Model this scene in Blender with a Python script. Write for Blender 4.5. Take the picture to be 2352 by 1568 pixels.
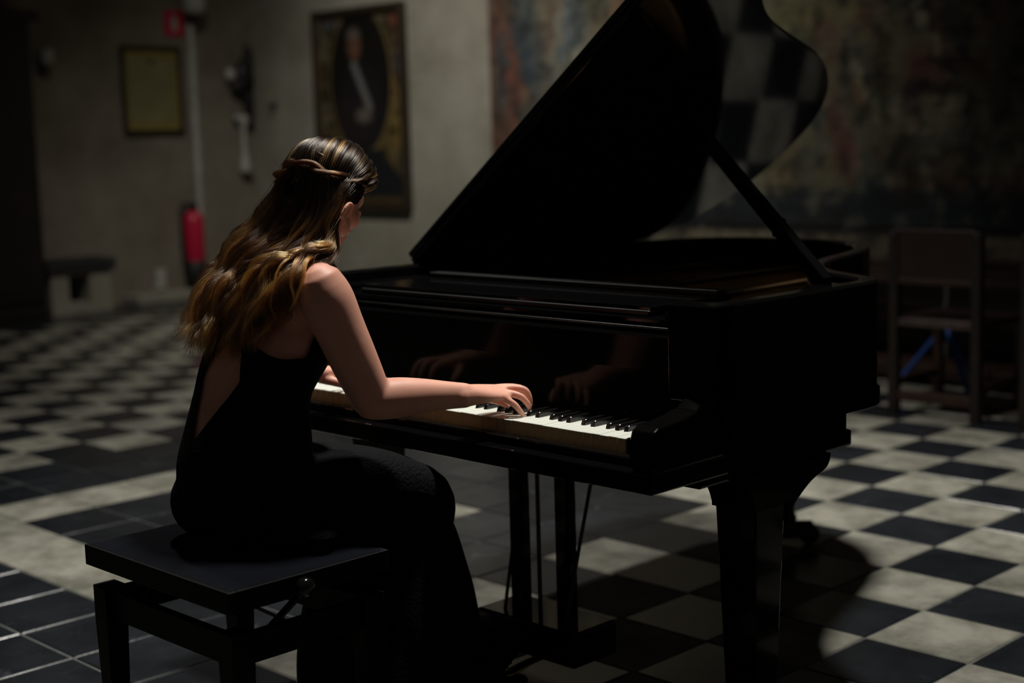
import bpy, bmesh, math, random
from mathutils import Vector, Matrix, Quaternion
random.seed(11)
PI = math.pi
for o in list(bpy.data.objects):
    bpy.data.objects.remove(o)
SC = bpy.context.scene
COL = SC.collection

# ------------------------------------------------------------ camera
cam_d = bpy.data.cameras.new('camera')
cam = bpy.data.objects.new('camera', cam_d); COL.objects.link(cam)
cam_d.sensor_width = 36.0; cam_d.lens = 51.575
cam_d.clip_start = 0.05; cam_d.clip_end = 100
def camera_axes(yaw, pitch, roll):
    f = Vector((math.sin(yaw)*math.cos(pitch), math.cos(yaw)*math.cos(pitch), -math.sin(pitch)))
    r = Vector((math.cos(yaw), -math.sin(yaw), 0)); u = r.cross(f)
    return math.cos(roll)*r+math.sin(roll)*u, -math.sin(roll)*r+math.cos(roll)*u, f
_r, _u, _f = camera_axes(-0.792047, 0.134981, -0.028024)
cam.matrix_world = Matrix(((_r.x, _u.x, -_f.x, 2.64184), (_r.y, _u.y, -_f.y, -4.21024), (_r.z, _u.z, -_f.z, 1.33763), (0, 0, 0, 1)))
cam_d.dof.use_dof = True; cam_d.dof.focus_distance = 3.12; cam_d.dof.aperture_fstop = 1.85
SC.camera = cam

# ------------------------------------------------------------ light and exposure
SC.view_settings.view_transform = 'Standard'; SC.view_settings.look = 'None'
SC.view_settings.exposure = 0.0; SC.view_settings.gamma = 1.0
SC.view_settings.use_curve_mapping = False
w = bpy.data.worlds.new('world'); SC.world = w; w.use_nodes = True
w.node_tree.nodes['Background'].inputs[0].default_value = (1.0, 0.93, 0.85, 1)
w.node_tree.nodes['Background'].inputs[1].default_value = 0.022
def spot(name, loc, target, watts, size, blend, radius, col):
    d = bpy.data.lights.new(name, 'SPOT'); o = bpy.data.objects.new(name, d); COL.objects.link(o)
    d.energy = watts; d.spot_size = math.radians(size); d.spot_blend = blend; d.shadow_soft_size = radius; d.color = col
    o.location = loc; o.rotation_euler = (Vector(target)-Vector(loc)).to_track_quat('-Z', 'Y').to_euler()
    return o
spot('ceiling_lamp_piano', (0.22, -0.60, 6.0), (-0.3, -0.85, 0), 1450, 60, 0.9, 0.26, (1.0, 0.97, 0.90))
spot('ceiling_lamp_left', (-2.45, -0.75, 6.0), (-1.9, -0.6, 0), 800, 76, 0.9, 0.16, (1.0, 0.97, 0.90))
spot('ceiling_lamp_wall', (-4.6, 0.4, 5.6), (-5.5, 3.4, 0.8), 840, 87, 1.0, 0.12, (1.0, 0.96, 0.86))

# ------------------------------------------------------------ helpers
def tag(o, label=None, cat=None, group=None, kind=None):
    if label: o['label'] = label
    if cat: o['category'] = cat
    if group: o['group'] = group
    if kind: o['kind'] = kind
    return o
def empty(name, loc, label, cat, group=None):
    o = bpy.data.objects.new(name, None); COL.objects.link(o); o.location = loc
    o.empty_display_size = 0.1
    return tag(o, label, cat, group)
def wloc(o):
    v = Vector((0, 0, 0))
    while o is not None:
        v += o.location; o = o.parent
    return v
def link_mesh(name, me, m, parent=None, base=None, smooth=False):
    """me holds world coordinates; the object's origin goes to its parent's origin, or to base"""
    o = bpy.data.objects.new(name, me); COL.objects.link(o)
    off = wloc(parent) if parent is not None else Vector(base or (0, 0, 0))
    me.transform(Matrix.Translation(-off))
    if parent is not None: o.parent = parent
    else: o.location = off
    for x in (m if isinstance(m, (list, tuple)) else [m]): me.materials.append(x)
    if smooth:
        me.polygons.foreach_set('use_smooth', [True]*len(me.polygons))
    me.update()
    return o
def obj(name, bm, m, parent=None, base=None, smooth=False, bevel=0, seg=2):
    if bevel:
        bmesh.ops.recalc_face_normals(bm, faces=bm.faces)
        es = [e for e in bm.edges if len(e.link_faces) == 2 and e.calc_face_angle(0) > 0.6]
        bmesh.ops.bevel(bm, geom=es, offset=bevel, segments=seg, profile=0.5, affect='EDGES', clamp_overlap=True)
    bmesh.ops.recalc_face_normals(bm, faces=bm.faces)
    me = bpy.data.meshes.new(name); bm.to_mesh(me); bm.free()
    return link_mesh(name, me, m, parent, base, smooth)
def box(bm, x0, x1, y0, y1, z0, z1, M=None):
    vs = [bm.verts.new((x, y, z)) for z in (z0, z1) for y in (y0, y1) for x in (x0, x1)]
    for f in ((0, 2, 3, 1), (4, 5, 7, 6), (0, 1, 5, 4), (2, 6, 7, 3), (0, 4, 6, 2), (1, 3, 7, 5)):
        bm.faces.new([vs[i] for i in f])
    if M is not None:
        for v in vs: v.co = M @ v.co
    return vs
def boxm(*a, M=None):
    bm = bmesh.new(); box(bm, *a, M=M); return bm
def prism(bm, poly, z0, z1, axis='z'):
    def P(a, b, c):
        return (a, b, c) if axis == 'z' else ((c, a, b) if axis == 'x' else (a, c, b))
    lo = [bm.verts.new(P(a, b, z0)) for a, b in poly]; hi = [bm.verts.new(P(a, b, z1)) for a, b in poly]
    n = len(poly)
    bm.faces.new(lo[::-1]); bm.faces.new(hi)
    for i in range(n):
        bm.faces.new((lo[i], lo[(i+1) % n], hi[(i+1) % n], hi[i]))
    return lo+hi
def cr(pts, n):
    """Catmull-Rom through tuples of floats"""
    out = []; k = len(pts)
    for i in range(k-1):
        p0 = pts[max(i-1, 0)]; p1 = pts[i]; p2 = pts[i+1]; p3 = pts[min(i+2, k-1)]
        for j in range(n):
            t = j/n
            out.append(tuple(0.5*((2*b)+(-a+c)*t+(2*a-5*b+4*c-d)*t*t+(-a+3*b-3*c+d)*t**3) for a, b, c, d in zip(p0, p1, p2, p3)))
    out.append(tuple(pts[-1]))
    return out
def tube(bm, secs, side=(1, 0, 0), n=16, cap=True, sub=0):
    """secs: (x,y,z,ra,rb) - elliptical rings, ra along 'side', rb across"""
    if sub: secs = cr(secs, sub)
    P = [Vector(s[:3]) for s in secs]; rings = []; S0 = Vector(side)
    m = len(P)
    def ring(c, A, B, ra, rb):
        return [bm.verts.new(c+A*(ra*math.cos(2*PI*k/n))+B*(rb*math.sin(2*PI*k/n))) for k in range(n)]
    fr = []
    for i in range(m):
        T = (P[min(i+1, m-1)]-P[max(i-1, 0)]).normalized()
        A = (S0-T*S0.dot(T))
        if A.length < 1e-4: A = T.orthogonal()
        A.normalize(); S0 = A if side is None else Vector(side) if abs(Vector(side).normalized().dot(T)) < 0.95 else A
        fr.append((T, A, T.cross(A)))
    def addcap(i, sgn):
        T, A, B = fr[i]; s = secs[i]; rr = min(s[3], s[4]); out = []
        for a in (30, 58, 80):
            c = math.cos(math.radians(a)); out.append(ring(P[i]+T*(sgn*rr*math.sin(math.radians(a))), A, B, s[3]*c, s[4]*c))
        return out
    if cap: rings += addcap(0, -1)[::-1]
    for i in range(m):
        rings.append(ring(P[i], fr[i][1], fr[i][2], secs[i][3], secs[i][4]))
    if cap: rings += addcap(m-1, 1)
    for a, b in zip(rings[:-1], rings[1:]):
        for k in range(n):
            bm.faces.new((a[k], a[(k+1) % n], b[(k+1) % n], b[k]))
    bm.faces.new(rings[0][::-1]); bm.faces.new(rings[-1])
def rod(bm, pts, r, n=10, cap=False):
    tube(bm, [tuple(p)+((r, r) if not isinstance(r, (list, tuple)) else (r[i], r[i])) for i, p in enumerate(pts)], side=(0.31, 0.87, 0.38), n=n, cap=cap)
def ellipsoid(bm, c, r, M=None, seg=20):
    res = bmesh.ops.create_uvsphere(bm, u_segments=seg, v_segments=seg//2+2, radius=1)
    for v in res['verts']:
        v.co = Vector((v.co.x*r[0], v.co.y*r[1], v.co.z*r[2]))
        if M is not None: v.co = M @ (v.co + Vector(c))
        else: v.co += Vector(c)
def lathe(bm, prof, c=(0, 0, 0), n=24, M=None):
    rings = []
    for r, z in prof:
        rg = []
        for k in range(n):
            v = Vector((r*math.cos(2*PI*k/n), r*math.sin(2*PI*k/n), z))
            v = (M @ v) if M is not None else v
            rg.append(bm.verts.new(v+Vector(c)))
        rings.append(rg)
    for a, b in zip(rings[:-1], rings[1:]):
        for k in range(n): bm.faces.new((a[k], a[(k+1) % n], b[(k+1) % n], b[k]))
    bm.faces.new(rings[0][::-1]); bm.faces.new(rings[-1])
def remesh(bm, voxel, smooth_it=4, fac=0.5):
    me = bpy.data.meshes.new('tmp'); bm.to_mesh(me); bm.free()
    o = bpy.data.objects.new('tmp', me); COL.objects.link(o)
    r = o.modifiers.new('r', 'REMESH'); r.mode = 'VOXEL'; r.voxel_size = voxel; r.use_smooth_shade = True
    if smooth_it:
        s = o.modifiers.new('s', 'SMOOTH'); s.factor = fac; s.iterations = smooth_it
    dg = bpy.context.evaluated_depsgraph_get(); dg.update()
    out = bpy.data.meshes.new_from_object(o.evaluated_get(dg))
    bpy.data.objects.remove(o); bpy.data.meshes.remove(me)
    return out

# ------------------------------------------------------------ materials
def mat(name, col, rough=0.5, metal=0.0, spec=0.5, noise=0.0, nscale=8.0, col2=None, bump=0.0, bscale=60.0, coat=0.0, sss=0.0, sheen=0.0):
    m = bpy.data.materials.new(name); m.use_nodes = True
    nt = m.node_tree; b = nt.nodes['Principled BSDF']
    b.inputs['Roughness'].default_value = rough; b.inputs['Metallic'].default_value = metal
    b.inputs['Specular IOR Level'].default_value = spec
    b.inputs['Coat Weight'].default_value = coat
    b.inputs['Sheen Weight'].default_value = sheen
    if sss:
        b.inputs['Subsurface Weight'].default_value = sss
        b.inputs['Subsurface Radius'].default_value = (0.012, 0.004, 0.002); b.inputs['Subsurface Scale'].default_value = 1.0
    b.inputs['Base Color'].default_value = (*col, 1)
    if noise or col2:
        tc = nt.nodes.new('ShaderNodeTexCoord'); nz = nt.nodes.new('ShaderNodeTexNoise'); rp = nt.nodes.new('ShaderNodeValToRGB')
        nz.inputs['Scale'].default_value = nscale; nz.inputs['Detail'].default_value = 6; nz.inputs['Roughness'].default_value = 0.6
        c2 = col2 or tuple(c*(1-noise) for c in col)
        rp.color_ramp.elements[0].position = 0.35; rp.color_ramp.elements[1].position = 0.68
        rp.color_ramp.elements[0].color = (*c2, 1); rp.color_ramp.elements[1].color = (*col, 1)
        nt.links.new(tc.outputs['Object'], nz.inputs['Vector']); nt.links.new(nz.outputs['Fac'], rp.inputs['Fac'])
        nt.links.new(rp.outputs['Color'], b.inputs['Base Color'])
    if bump:
        tc = nt.nodes.new('ShaderNodeTexCoord'); nz = nt.nodes.new('ShaderNodeTexNoise'); bp = nt.nodes.new('ShaderNodeBump')
        nz.inputs['Scale'].default_value = bscale; nz.inputs['Detail'].default_value = 5
        bp.inputs['Strength'].default_value = bump; bp.inputs['Distance'].default_value = 0.01
        nt.links.new(tc.outputs['Object'], nz.inputs['Vector']); nt.links.new(nz.outputs['Fac'], bp.inputs['Height'])
        nt.links.new(bp.outputs['Normal'], b.inputs['Normal'])
    return m
def N(nt, t, **kw):
    n = nt.nodes.new(t)
    for k, v in kw.items():
        if k in n.inputs: n.inputs[k].default_value = v
        else: setattr(n, k, v)
    return n
def stone(name, lo, hi, scuff, rough, spec, vary):
    """worn floor stone: mottling, pale scuffs, each stone a slightly different tone"""
    m = bpy.data.materials.new(name); m.use_nodes = True; nt = m.node_tree; b = nt.nodes['Principled BSDF']; L = nt.links.new
    geo = N(nt, 'ShaderNodeNewGeometry')
    n1 = N(nt, 'ShaderNodeTexNoise', Scale=5.0, Detail=7, Roughness=0.65); L(geo.outputs['Position'], n1.inputs['Vector'])
    r1 = N(nt, 'ShaderNodeValToRGB'); r1.color_ramp.elements[0].position = .36; r1.color_ramp.elements[1].position = .62
    r1.color_ramp.elements[0].color = (*lo, 1); r1.color_ramp.elements[1].color = (*hi, 1)
    L(n1.outputs['Fac'], r1.inputs['Fac'])
    n2 = N(nt, 'ShaderNodeTexNoise', Scale=9.0, Detail=9, Roughness=0.72, Distortion=0.6); L(geo.outputs['Position'], n2.inputs['Vector'])
    r2 = N(nt, 'ShaderNodeValToRGB'); r2.color_ramp.elements[0].position = .60; r2.color_ramp.elements[1].position = .74
    L(n2.outputs['Fac'], r2.inputs['Fac'])
    mx = N(nt, 'ShaderNodeMix', data_type='RGBA'); L(r2.outputs['Color'], mx.inputs['Factor']); L(r1.outputs['Color'], mx.inputs['A'])
    mx.inputs['B'].default_value = (*scuff, 1)
    vm = N(nt, 'ShaderNodeVectorMath', operation='SCALE'); vm.inputs['Scale'].default_value = 1/0.3; L(geo.outputs['Position'], vm.inputs[0])
    fl = N(nt, 'ShaderNodeVectorMath', operation='FLOOR'); L(vm.outputs[0], fl.inputs[0])
    sx = N(nt, 'ShaderNodeSeparateXYZ'); L(fl.outputs[0], sx.inputs[0])
    cx = N(nt, 'ShaderNodeCombineXYZ'); L(sx.outputs['X'], cx.inputs['X']); L(sx.outputs['Y'], cx.inputs['Y'])
    wn = N(nt, 'ShaderNodeTexWhiteNoise', noise_dimensions='3D'); L(cx.outputs[0], wn.inputs['Vector'])
    mr = N(nt, 'ShaderNodeMapRange'); mr.inputs['To Min'].default_value = 1-vary; mr.inputs['To Max'].default_value = 1+vary; L(wn.outputs['Value'], mr.inputs['Value'])
    hs = N(nt, 'ShaderNodeHueSaturation'); L(mx.outputs['Result'], hs.inputs['Color']); L(mr.outputs['Result'], hs.inputs['Value'])
    L(hs.outputs['Color'], b.inputs['Base Color'])
    b.inputs['Roughness'].default_value = rough; b.inputs['Specular IOR Level'].default_value = spec
    bp = N(nt, 'ShaderNodeBump'); bp.inputs['Strength'].default_value = .25; bp.inputs['Distance'].default_value = .004
    L(n2.outputs['Fac'], bp.inputs['Height']); L(bp.outputs['Normal'], b.inputs['Normal'])
    return m
def plaster(name, lo, hi):
    m = bpy.data.materials.new(name); m.use_nodes = True; nt = m.node_tree; b = nt.nodes['Principled BSDF']; L = nt.links.new
    geo = N(nt, 'ShaderNodeNewGeometry')
    n1 = N(nt, 'ShaderNodeTexNoise', Scale=1.6, Detail=8, Roughness=0.68); L(geo.outputs['Position'], n1.inputs['Vector'])
    r1 = N(nt, 'ShaderNodeValToRGB'); r1.color_ramp.elements[0].position = .34; r1.color_ramp.elements[1].position = .66
    r1.color_ramp.elements[0].color = (*lo, 1); r1.color_ramp.elements[1].color = (*hi, 1)
    L(n1.outputs['Fac'], r1.inputs['Fac']); L(r1.outputs['Color'], b.inputs['Base Color'])
    mp = N(nt, 'ShaderNodeMapping'); mp.inputs['Scale'].default_value = (3, 3, 14); L(geo.outputs['Position'], mp.inputs['Vector'])
    n2 = N(nt, 'ShaderNodeTexNoise', Scale=2.0, Detail=6); L(mp.outputs[0], n2.inputs['Vector'])
    bp = N(nt, 'ShaderNodeBump'); bp.inputs['Strength'].default_value = .5; bp.inputs['Distance'].default_value = .012
    L(n2.outputs['Fac'], bp.inputs['Height']); L(bp.outputs['Normal'], b.inputs['Normal'])
    b.inputs['Roughness'].default_value = .9; b.inputs['Specular IOR Level'].default_value = .2
    return m
def painted(name, rough=0.6, weave=0.0):
    m = bpy.data.materials.new(name); m.use_nodes = True; nt = m.node_tree; b = nt.nodes['Principled BSDF']
    a = N(nt, 'ShaderNodeAttribute', attribute_name='paint'); nt.links.new(a.outputs['Color'], b.inputs['Base Color'])
    b.inputs['Roughness'].default_value = rough; b.inputs['Specular IOR Level'].default_value = .3
    if weave:
        tc = N(nt, 'ShaderNodeTexCoord'); n2 = N(nt, 'ShaderNodeTexNoise', Scale=160.0, Detail=3); nt.links.new(tc.outputs['Object'], n2.inputs['Vector'])
        bp = N(nt, 'ShaderNodeBump'); bp.inputs['Strength'].default_value = weave; bp.inputs['Distance'].default_value = .004
        nt.links.new(n2.outputs['Fac'], bp.inputs['Height']); nt.links.new(bp.outputs['Normal'], b.inputs['Normal'])
    return m
LACQ = mat('black_lacquer', (.003, .0028, .003), rough=.06, spec=.27)
LACQ_OLD = mat('black_lacquer_old', (.003, .0028, .0028), rough=.09, spec=.08, bump=.015, bscale=12)
WORN = mat('black_lacquer_rubbed', (.007, .0068, .0066), rough=.35, spec=.4, noise=.9, nscale=22, col2=(.003, .003, .003))
LACQ_DULL = mat('black_lacquer_worn', (.006, .006, .006), rough=.3, spec=.4)
LIMESTONE = stone('limestone', (.095, .093, .073), (.235, .226, .188), (.13, .127, .103), .68, .25, .10)
SLATE = stone('slate', (.0075, .0088, .0112), (.0135, .0158, .0195), (.055, .060, .066), .24, .85, .18)
GROUT = mat('grout', (.115, .117, .115), rough=.9, noise=.5, nscale=12)
WALL = plaster('old_plaster', (.20, .185, .145), (.30, .285, .24))
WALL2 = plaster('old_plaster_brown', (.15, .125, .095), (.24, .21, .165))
IVORY = mat('ivory', (.80, .82, .74), rough=.3, noise=.06, nscale=40)
KEYWOOD = mat('key_wood', (.66, .50, .26), rough=.6, noise=.2, nscale=60)
EBONY = mat('ebony', (.006, .006, .006), rough=.18)
BRASS = mat('brass', (.55, .38, .12), rough=.25, metal=1)
CHROME = mat('chrome', (.7, .7, .7), rough=.15, metal=1)
IRON = mat('dark_iron', (.02, .019, .018), rough=.5, metal=.3)
GOLDPLATE = mat('bronze_plate', (.07, .038, .013), rough=.4, metal=.6, noise=.3)
SOUNDWOOD = mat('soundboard_wood', (.10, .05, .018), rough=.5, noise=.3, nscale=4)
SKIN = mat('skin', (.85, .43, .315), rough=.50, spec=.40, sss=.35, noise=.10, nscale=14, bump=.02, bscale=300)
DRESS = mat('black_lace', (.0022, .0025, .0034), rough=.8, spec=.10, sheen=.0, bump=.6, bscale=150)
DWOOD = mat('dark_wood', (.012, .0065, .0038), rough=.5, noise=.5, nscale=7)
RWOOD = mat('red_brown_wood', (.034, .013, .0065), rough=.5, noise=.4, nscale=9)
LEATHER = mat('brown_leather', (.017, .0045, .0022), rough=.5, noise=.4, nscale=10)
RED = mat('signal_red', (.50, .008, .045), rough=.4)
WHITEP = mat('white_paint', (.42, .41, .37), rough=.6, noise=.2)
BLUEP = mat('blue_paint', (.015, .06, .26), rough=.5)
VELVET = mat('navy_velvet', (.003, .0037, .0068), rough=.95, spec=.08, sheen=.02, bump=.3, bscale=200)
STOOLBLACK = mat('satin_black_wood', (.0045, .0042, .004), rough=.6, spec=.12, noise=.3)
BLACK = mat('black_rubber', (.008, .008, .008), rough=.6)
GILT = mat('dull_gilt', (.10, .065, .025), rough=.5, noise=.5, nscale=20)
FRAMEW = mat('dark_frame_wood', (.028, .018, .010), rough=.5, noise=.4)

# ------------------------------------------------------------ room
WX, WY = -9.1, 4.0
def struct(name, bm, m, **k): return tag(obj(name, bm, m, **k), kind='structure')
struct('wall_left', boxm(WX-.3, WX, -6.5, WY+.3, -.2, 7.0), WALL2)
struct('wall_back', boxm(WX, 4.2, WY, WY+.3, -.2, 7.0), WALL)
struct('ceiling', boxm(WX-.3, 4.2, -6.5, WY+.3, 7.0, 7.2), WALL2)
T = 0.3
floor = struct('floor', boxm(WX, 4.2, -6.5, WY, -.2, -.004), GROUT)
def is_light(i, j):
    x, y = i*T, j*T
    if i < -27 or j > 9: return False                      # dark border along the walls
    if -11 <= i <= -3 and -9 <= j <= -1:                   # slate panel framed by one ring of pale stone
        return (i in (-9, -5) and -7 <= j <= -3) or (j in (-7, -3) and -9 <= i <= -5)
    return (i+j) % 2 != 0
def tile_bm(bm, x, y, g, h, tilt):
    a, b = T-g, T-g; c = .0035
    x0, y0 = x+g/2, y+g/2; x1, y1 = x0+a, y0+b
    dz = lambda px, py: h+tilt[0]*(px-x-T/2)+tilt[1]*(py-y-T/2)
    lo = [bm.verts.new((px, py, -.03)) for px, py in ((x0, y0), (x1, y0), (x1, y1), (x0, y1))]
    md = [bm.verts.new((px, py, dz(px, py)-c)) for px, py in ((x0, y0), (x1, y0), (x1, y1), (x0, y1))]
    hi = [bm.verts.new((px, py, dz(px, py))) for px, py in ((x0+c, y0+c), (x1-c, y0+c), (x1-c, y1-c), (x0+c, y1-c))]
    fs = [bm.faces.new(hi)]
    for A, B in ((lo, md), (md, hi)):
        for k in range(4): fs.append(bm.faces.new((A[k], A[(k+1) % 4], B[(k+1) % 4], B[k])))
    return fs
def to_px(p):
    d = Vector(p)-cam.location; z = d.dot(_f)
    if z < .2: return None
    return 1176+3369.6*d.dot(_r)/z, 784-3369.6*d.dot(_u)/z, z
BLOCK = [(390, 1000, 330, 1250), (820, 2000, 640, 960), (1650, 1830, 960, 1568), (240, 830, 1240, 1400), (720, 1120, 1150, 1568), (1000, 1650, 930, 1130), (1480, 1900, 900, 1060)]
def hidden(u, v): return any(a < u < b and c < v < d for a, b, c, d in BLOCK)
cells = []
for i in range(-31, 14):
    for j in range(-16, 14):
        ps = [to_px(((i+a)*T, (j+b)*T, 0)) for a, b in ((0, 0), (1, 0), (1, 1), (0, 1), (.5, .5))]
        area = 0
        if all(ps):
            q = [(min(max(p[0], -60), 2412), min(max(p[1], -60), 1628)) for p in ps[:4]]
            area = abs(sum(q[k][0]*q[(k+1) % 4][1]-q[(k+1) % 4][0]*q[k][1] for k in range(4)))/2
            if hidden(ps[4][0], ps[4][1]): area *= .05
        cells.append((area, i, j))
cells.sort(reverse=True)
PROTO = {}
for lit in (0, 1):
    for v in range(4):
        bm = bmesh.new(); rr = random.Random(90+v+10*lit)
        tile_bm(bm, 0, 0, .004 if lit else .0075, rr.uniform(-.0008, .001), (rr.uniform(-.004, .004), rr.uniform(-.004, .004)))
        bmesh.ops.recalc_face_normals(bm, faces=bm.faces)
        me = bpy.data.meshes.new('tile'); bm.to_mesh(me); bm.free(); me.materials.append(LIMESTONE if lit else SLATE)
        PROTO[lit, v] = me
for area, i, j in cells[:296]:
    o = bpy.data.objects.new('tile', PROTO[int(is_light(i, j)), (i*7+j*3) % 4]); COL.objects.link(o)
    o.parent = floor; o.location = (i*T, j*T, 0)
bm = bmesh.new()
for area, i, j in cells[296:]:
    if i*T < WX-T or j*T > WY: continue
    li = is_light(i, j)
    for f in tile_bm(bm, i*T, j*T, .005, 0, (0, 0)): f.material_index = 0 if li else 1
tag(obj('tile_field', bm, [LIMESTONE, SLATE], floor), kind='stuff')

# ------------------------------------------------------------ paint helpers (woven and painted pictures)
from mathutils import noise as MN
def paint_grid(name, X0, X1, Z0, Z1, nx, nz, func, depth_f, m, parent=None, base=None, plane='y', at=0.0, thick=.006):
    """a thin sheet on a wall, its picture stored per vertex"""
    vs, cs = [], []
    for k in range(nz+1):
        for i in range(nx+1):
            a = X0+(X1-X0)*i/nx; z = Z0+(Z1-Z0)*k/nz; d = at-depth_f(a, z) if plane == 'y' else at+depth_f(a, z)
            vs.append((a, d, z) if plane == 'y' else (d, a, z)); cs.append(func(a, z))
    nf = len(vs)
    fs = [(k*(nx+1)+i, k*(nx+1)+i+1, (k+1)*(nx+1)+i+1, (k+1)*(nx+1)+i) for k in range(nz) for i in range(nx)]
    back = [((v[0], v[1]+thick, v[2]) if plane == 'y' else (v[0]-thick, v[1], v[2])) for v in vs]
    edge = [i for i in range(nx+1)]+[k*(nx+1)+nx for k in range(1, nz+1)]+[nz*(nx+1)+i for i in range(nx-1, -1, -1)]+[k*(nx+1) for k in range(nz-1, 0, -1)]
    vs += back; cs += cs
    fs += [tuple(nf+i for i in f[::-1]) for f in fs]
    for n, e in enumerate(edge):
        e2 = edge[(n+1) % len(edge)]; fs.append((e2, e, nf+e, nf+e2))
    me = bpy.data.meshes.new(name); me.from_pydata(vs, [], fs)
    at_ = me.attributes.new('paint', 'FLOAT_COLOR', 'POINT')
    at_.data.foreach_set('color', [x for c in cs for x in (c[0], c[1], c[2], 1.0)])
    bm = bmesh.new(); bm.from_mesh(me); bmesh.ops.recalc_face_normals(bm, faces=bm.faces); bm.to_mesh(me); bm.free()
    return link_mesh(name, me, m, parent, base, smooth=False)
def mixc(a, b, t):
    t = min(max(t, 0), 1); return tuple(x+(y-x)*t for x, y in zip(a, b))
def sstep(a, b, x):
    t = min(max((x-a)/(b-a), 0), 1); return t*t*(3-2*t)
def blob(c, p, q, r, col, s=.5, soft=.5):
    """lay colour col over c in an ellipse of half axes r about q"""
    d = math.hypot((p[0]-q[0])/r[0], (p[1]-q[1])/r[1])
    return mixc(c, col, s*(1-sstep(1-soft, 1+soft, d)))
def stroke(c, p, a, b, wd, col, s=.7):
    ax, az = b[0]-a[0], b[1]-a[1]; l2 = ax*ax+az*az
    t = min(max(((p[0]-a[0])*ax+(p[1]-a[1])*az)/l2, 0), 1)
    d = math.hypot(p[0]-a[0]-t*ax, p[1]-a[1]-t*az)
    return mixc(c, col, s*(1-sstep(wd*.6, wd*1.3, d)))
def xz(p): return (p[0], p[2])
def yz(p): return (p[1], p[2])

# ------------------------------------------------------------ tapestry
TB = [(xz(q), r, c, s) for q, r, c, s in [
    ((-5.686, 3.98, 2.236), (.12, .35), (.16, .05, .03), .8), ((-5.536, 3.98, 1.76), (.10, .55), (.22, .06, .04), .85), ((-5.719, 3.98, 1.429), (.16, .4), (.14, .045, .03), .6),
    ((-5.378, 3.98, 2.181), (.11, .35), (.05, .08, .10), .8), ((-5.321, 3.98, 1.816), (.10, .28), (.04, .07, .11), .8), ((-5.167, 3.98, 1.58), (.18, .20), (.17, .15, .09), .8),
    ((-5.647, 3.98, 2), (.05, .2), (.05, .07, .09), .8), ((-5.705, 3.98, 1.768), (.05, .2), (.05, .06, .08), .8),
    ((-5.037, 3.98, 2.092), (.13, .45), (.20, .20, .17), .7), ((-4.857, 3.98, 2.175), (.10, .4), (.06, .09, .11), .8), ((-4.602, 3.98, 2.062), (.16, .28), (.21, .18, .11), .8),
    ((-4.824, 3.98, 1.823), (.20, .18), (.17, .16, .10), .8), ((-4.471, 3.98, 2.239), (.10, .22), (.24, .12, .06), .8), ((-4.306, 3.98, 2.287), (.08, .12), (.22, .20, .13), .8), ((-4.619, 3.98, 2.22), (.05, .22), (.03, .03, .03), .7),
    ((-5.292, 3.98, 1.319), (.2, .2), (.12, .06, .035), .6), ((-4.92, 3.98, 1.539), (.12, .15), (.07, .075, .06), .7),
    ((-3.007, 3.98, 2.094), (.20, .14), (.17, .15, .05), .8), ((-2.774, 3.98, 2.103), (.14, .12), (.19, .16, .05), .7), ((-2.692, 3.98, 1.96), (.12, .08), (.18, .07, .04), .7), ((-2.501, 3.98, 2.054), (.12, .12), (.20, .17, .06), .8),
    ((-2.626, 3.98, 1.352), (.06, .34), (.15, .045, .035), .85), ((-2.545, 3.98, 1.185), (.07, .18), (.16, .05, .04), .8), ((-2.708, 3.98, 1.687), (.2, .2), (.14, .10, .055), .6), ((-2.467, 3.98, 1.58), (.05, .10), (.22, .11, .05), .8),
    ((-2.026, 3.98, 1.692), (.20, .16), (.17, .05, .04), .8), ((-2.361, 3.98, 2.07), (.12, .14), (.15, .045, .03), .6), ((-1.869, 3.98, 1.928), (.06, .15), (.16, .05, .04), .8), ((-1.697, 3.98, 1.738), (.08, .06), (.16, .045, .03), .7),
    ((-2.114, 3.98, 1.591), (.22, .07), (.025, .028, .03), .85), ((-1.851, 3.98, 1.592), (.16, .05), (.02, .022, .024), .8), ((-2.14, 3.98, 1.153), (.09, .20), (.03, .018, .012), .8), ((-1.646, 3.98, 1.173), (.06, .16), (.05, .025, .015), .8), ((-2.154, 3.98, 0.9915), (.10, .07), (.03, .018, .012), .8),
    ((-1.963, 3.98, 1.283), (.18, .08), (.05, .075, .10), .7), ((-1.935, 3.98, 1.413), (.25, .10), (.16, .15, .10), .6), ((-1.821, 3.98, 1.488), (.10, .03), (.25, .23, .17), .6), ((-2.203, 3.98, 1.462), (.06, .08), (.22, .20, .14), .6),
    ((-1.486, 3.98, 1.45), (.22, .45), (.05, .055, .03), .7), ((-1.468, 3.98, 1.924), (.2, .3), (.09, .08, .045), .6), ((-2.874, 3.98, 1.132), (.22, .14), (.14, .11, .05), .7), ((-3.08, 3.98, 1.076), (.15, .1), (.16, .12, .04), .6), ((-2.707, 3.98, 0.9904), (.3, .1), (.12, .11, .06), .6),
    ((-3.401, 3.98, 0.989), (.3, .12), (.16, .15, .11), .5), ((-2.515, 3.98, 1.786), (.12, .2), (.12, .12, .09), .6), ((-2.207, 3.98, 1.9), (.2, .25), (.14, .12, .075), .6)]]
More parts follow.
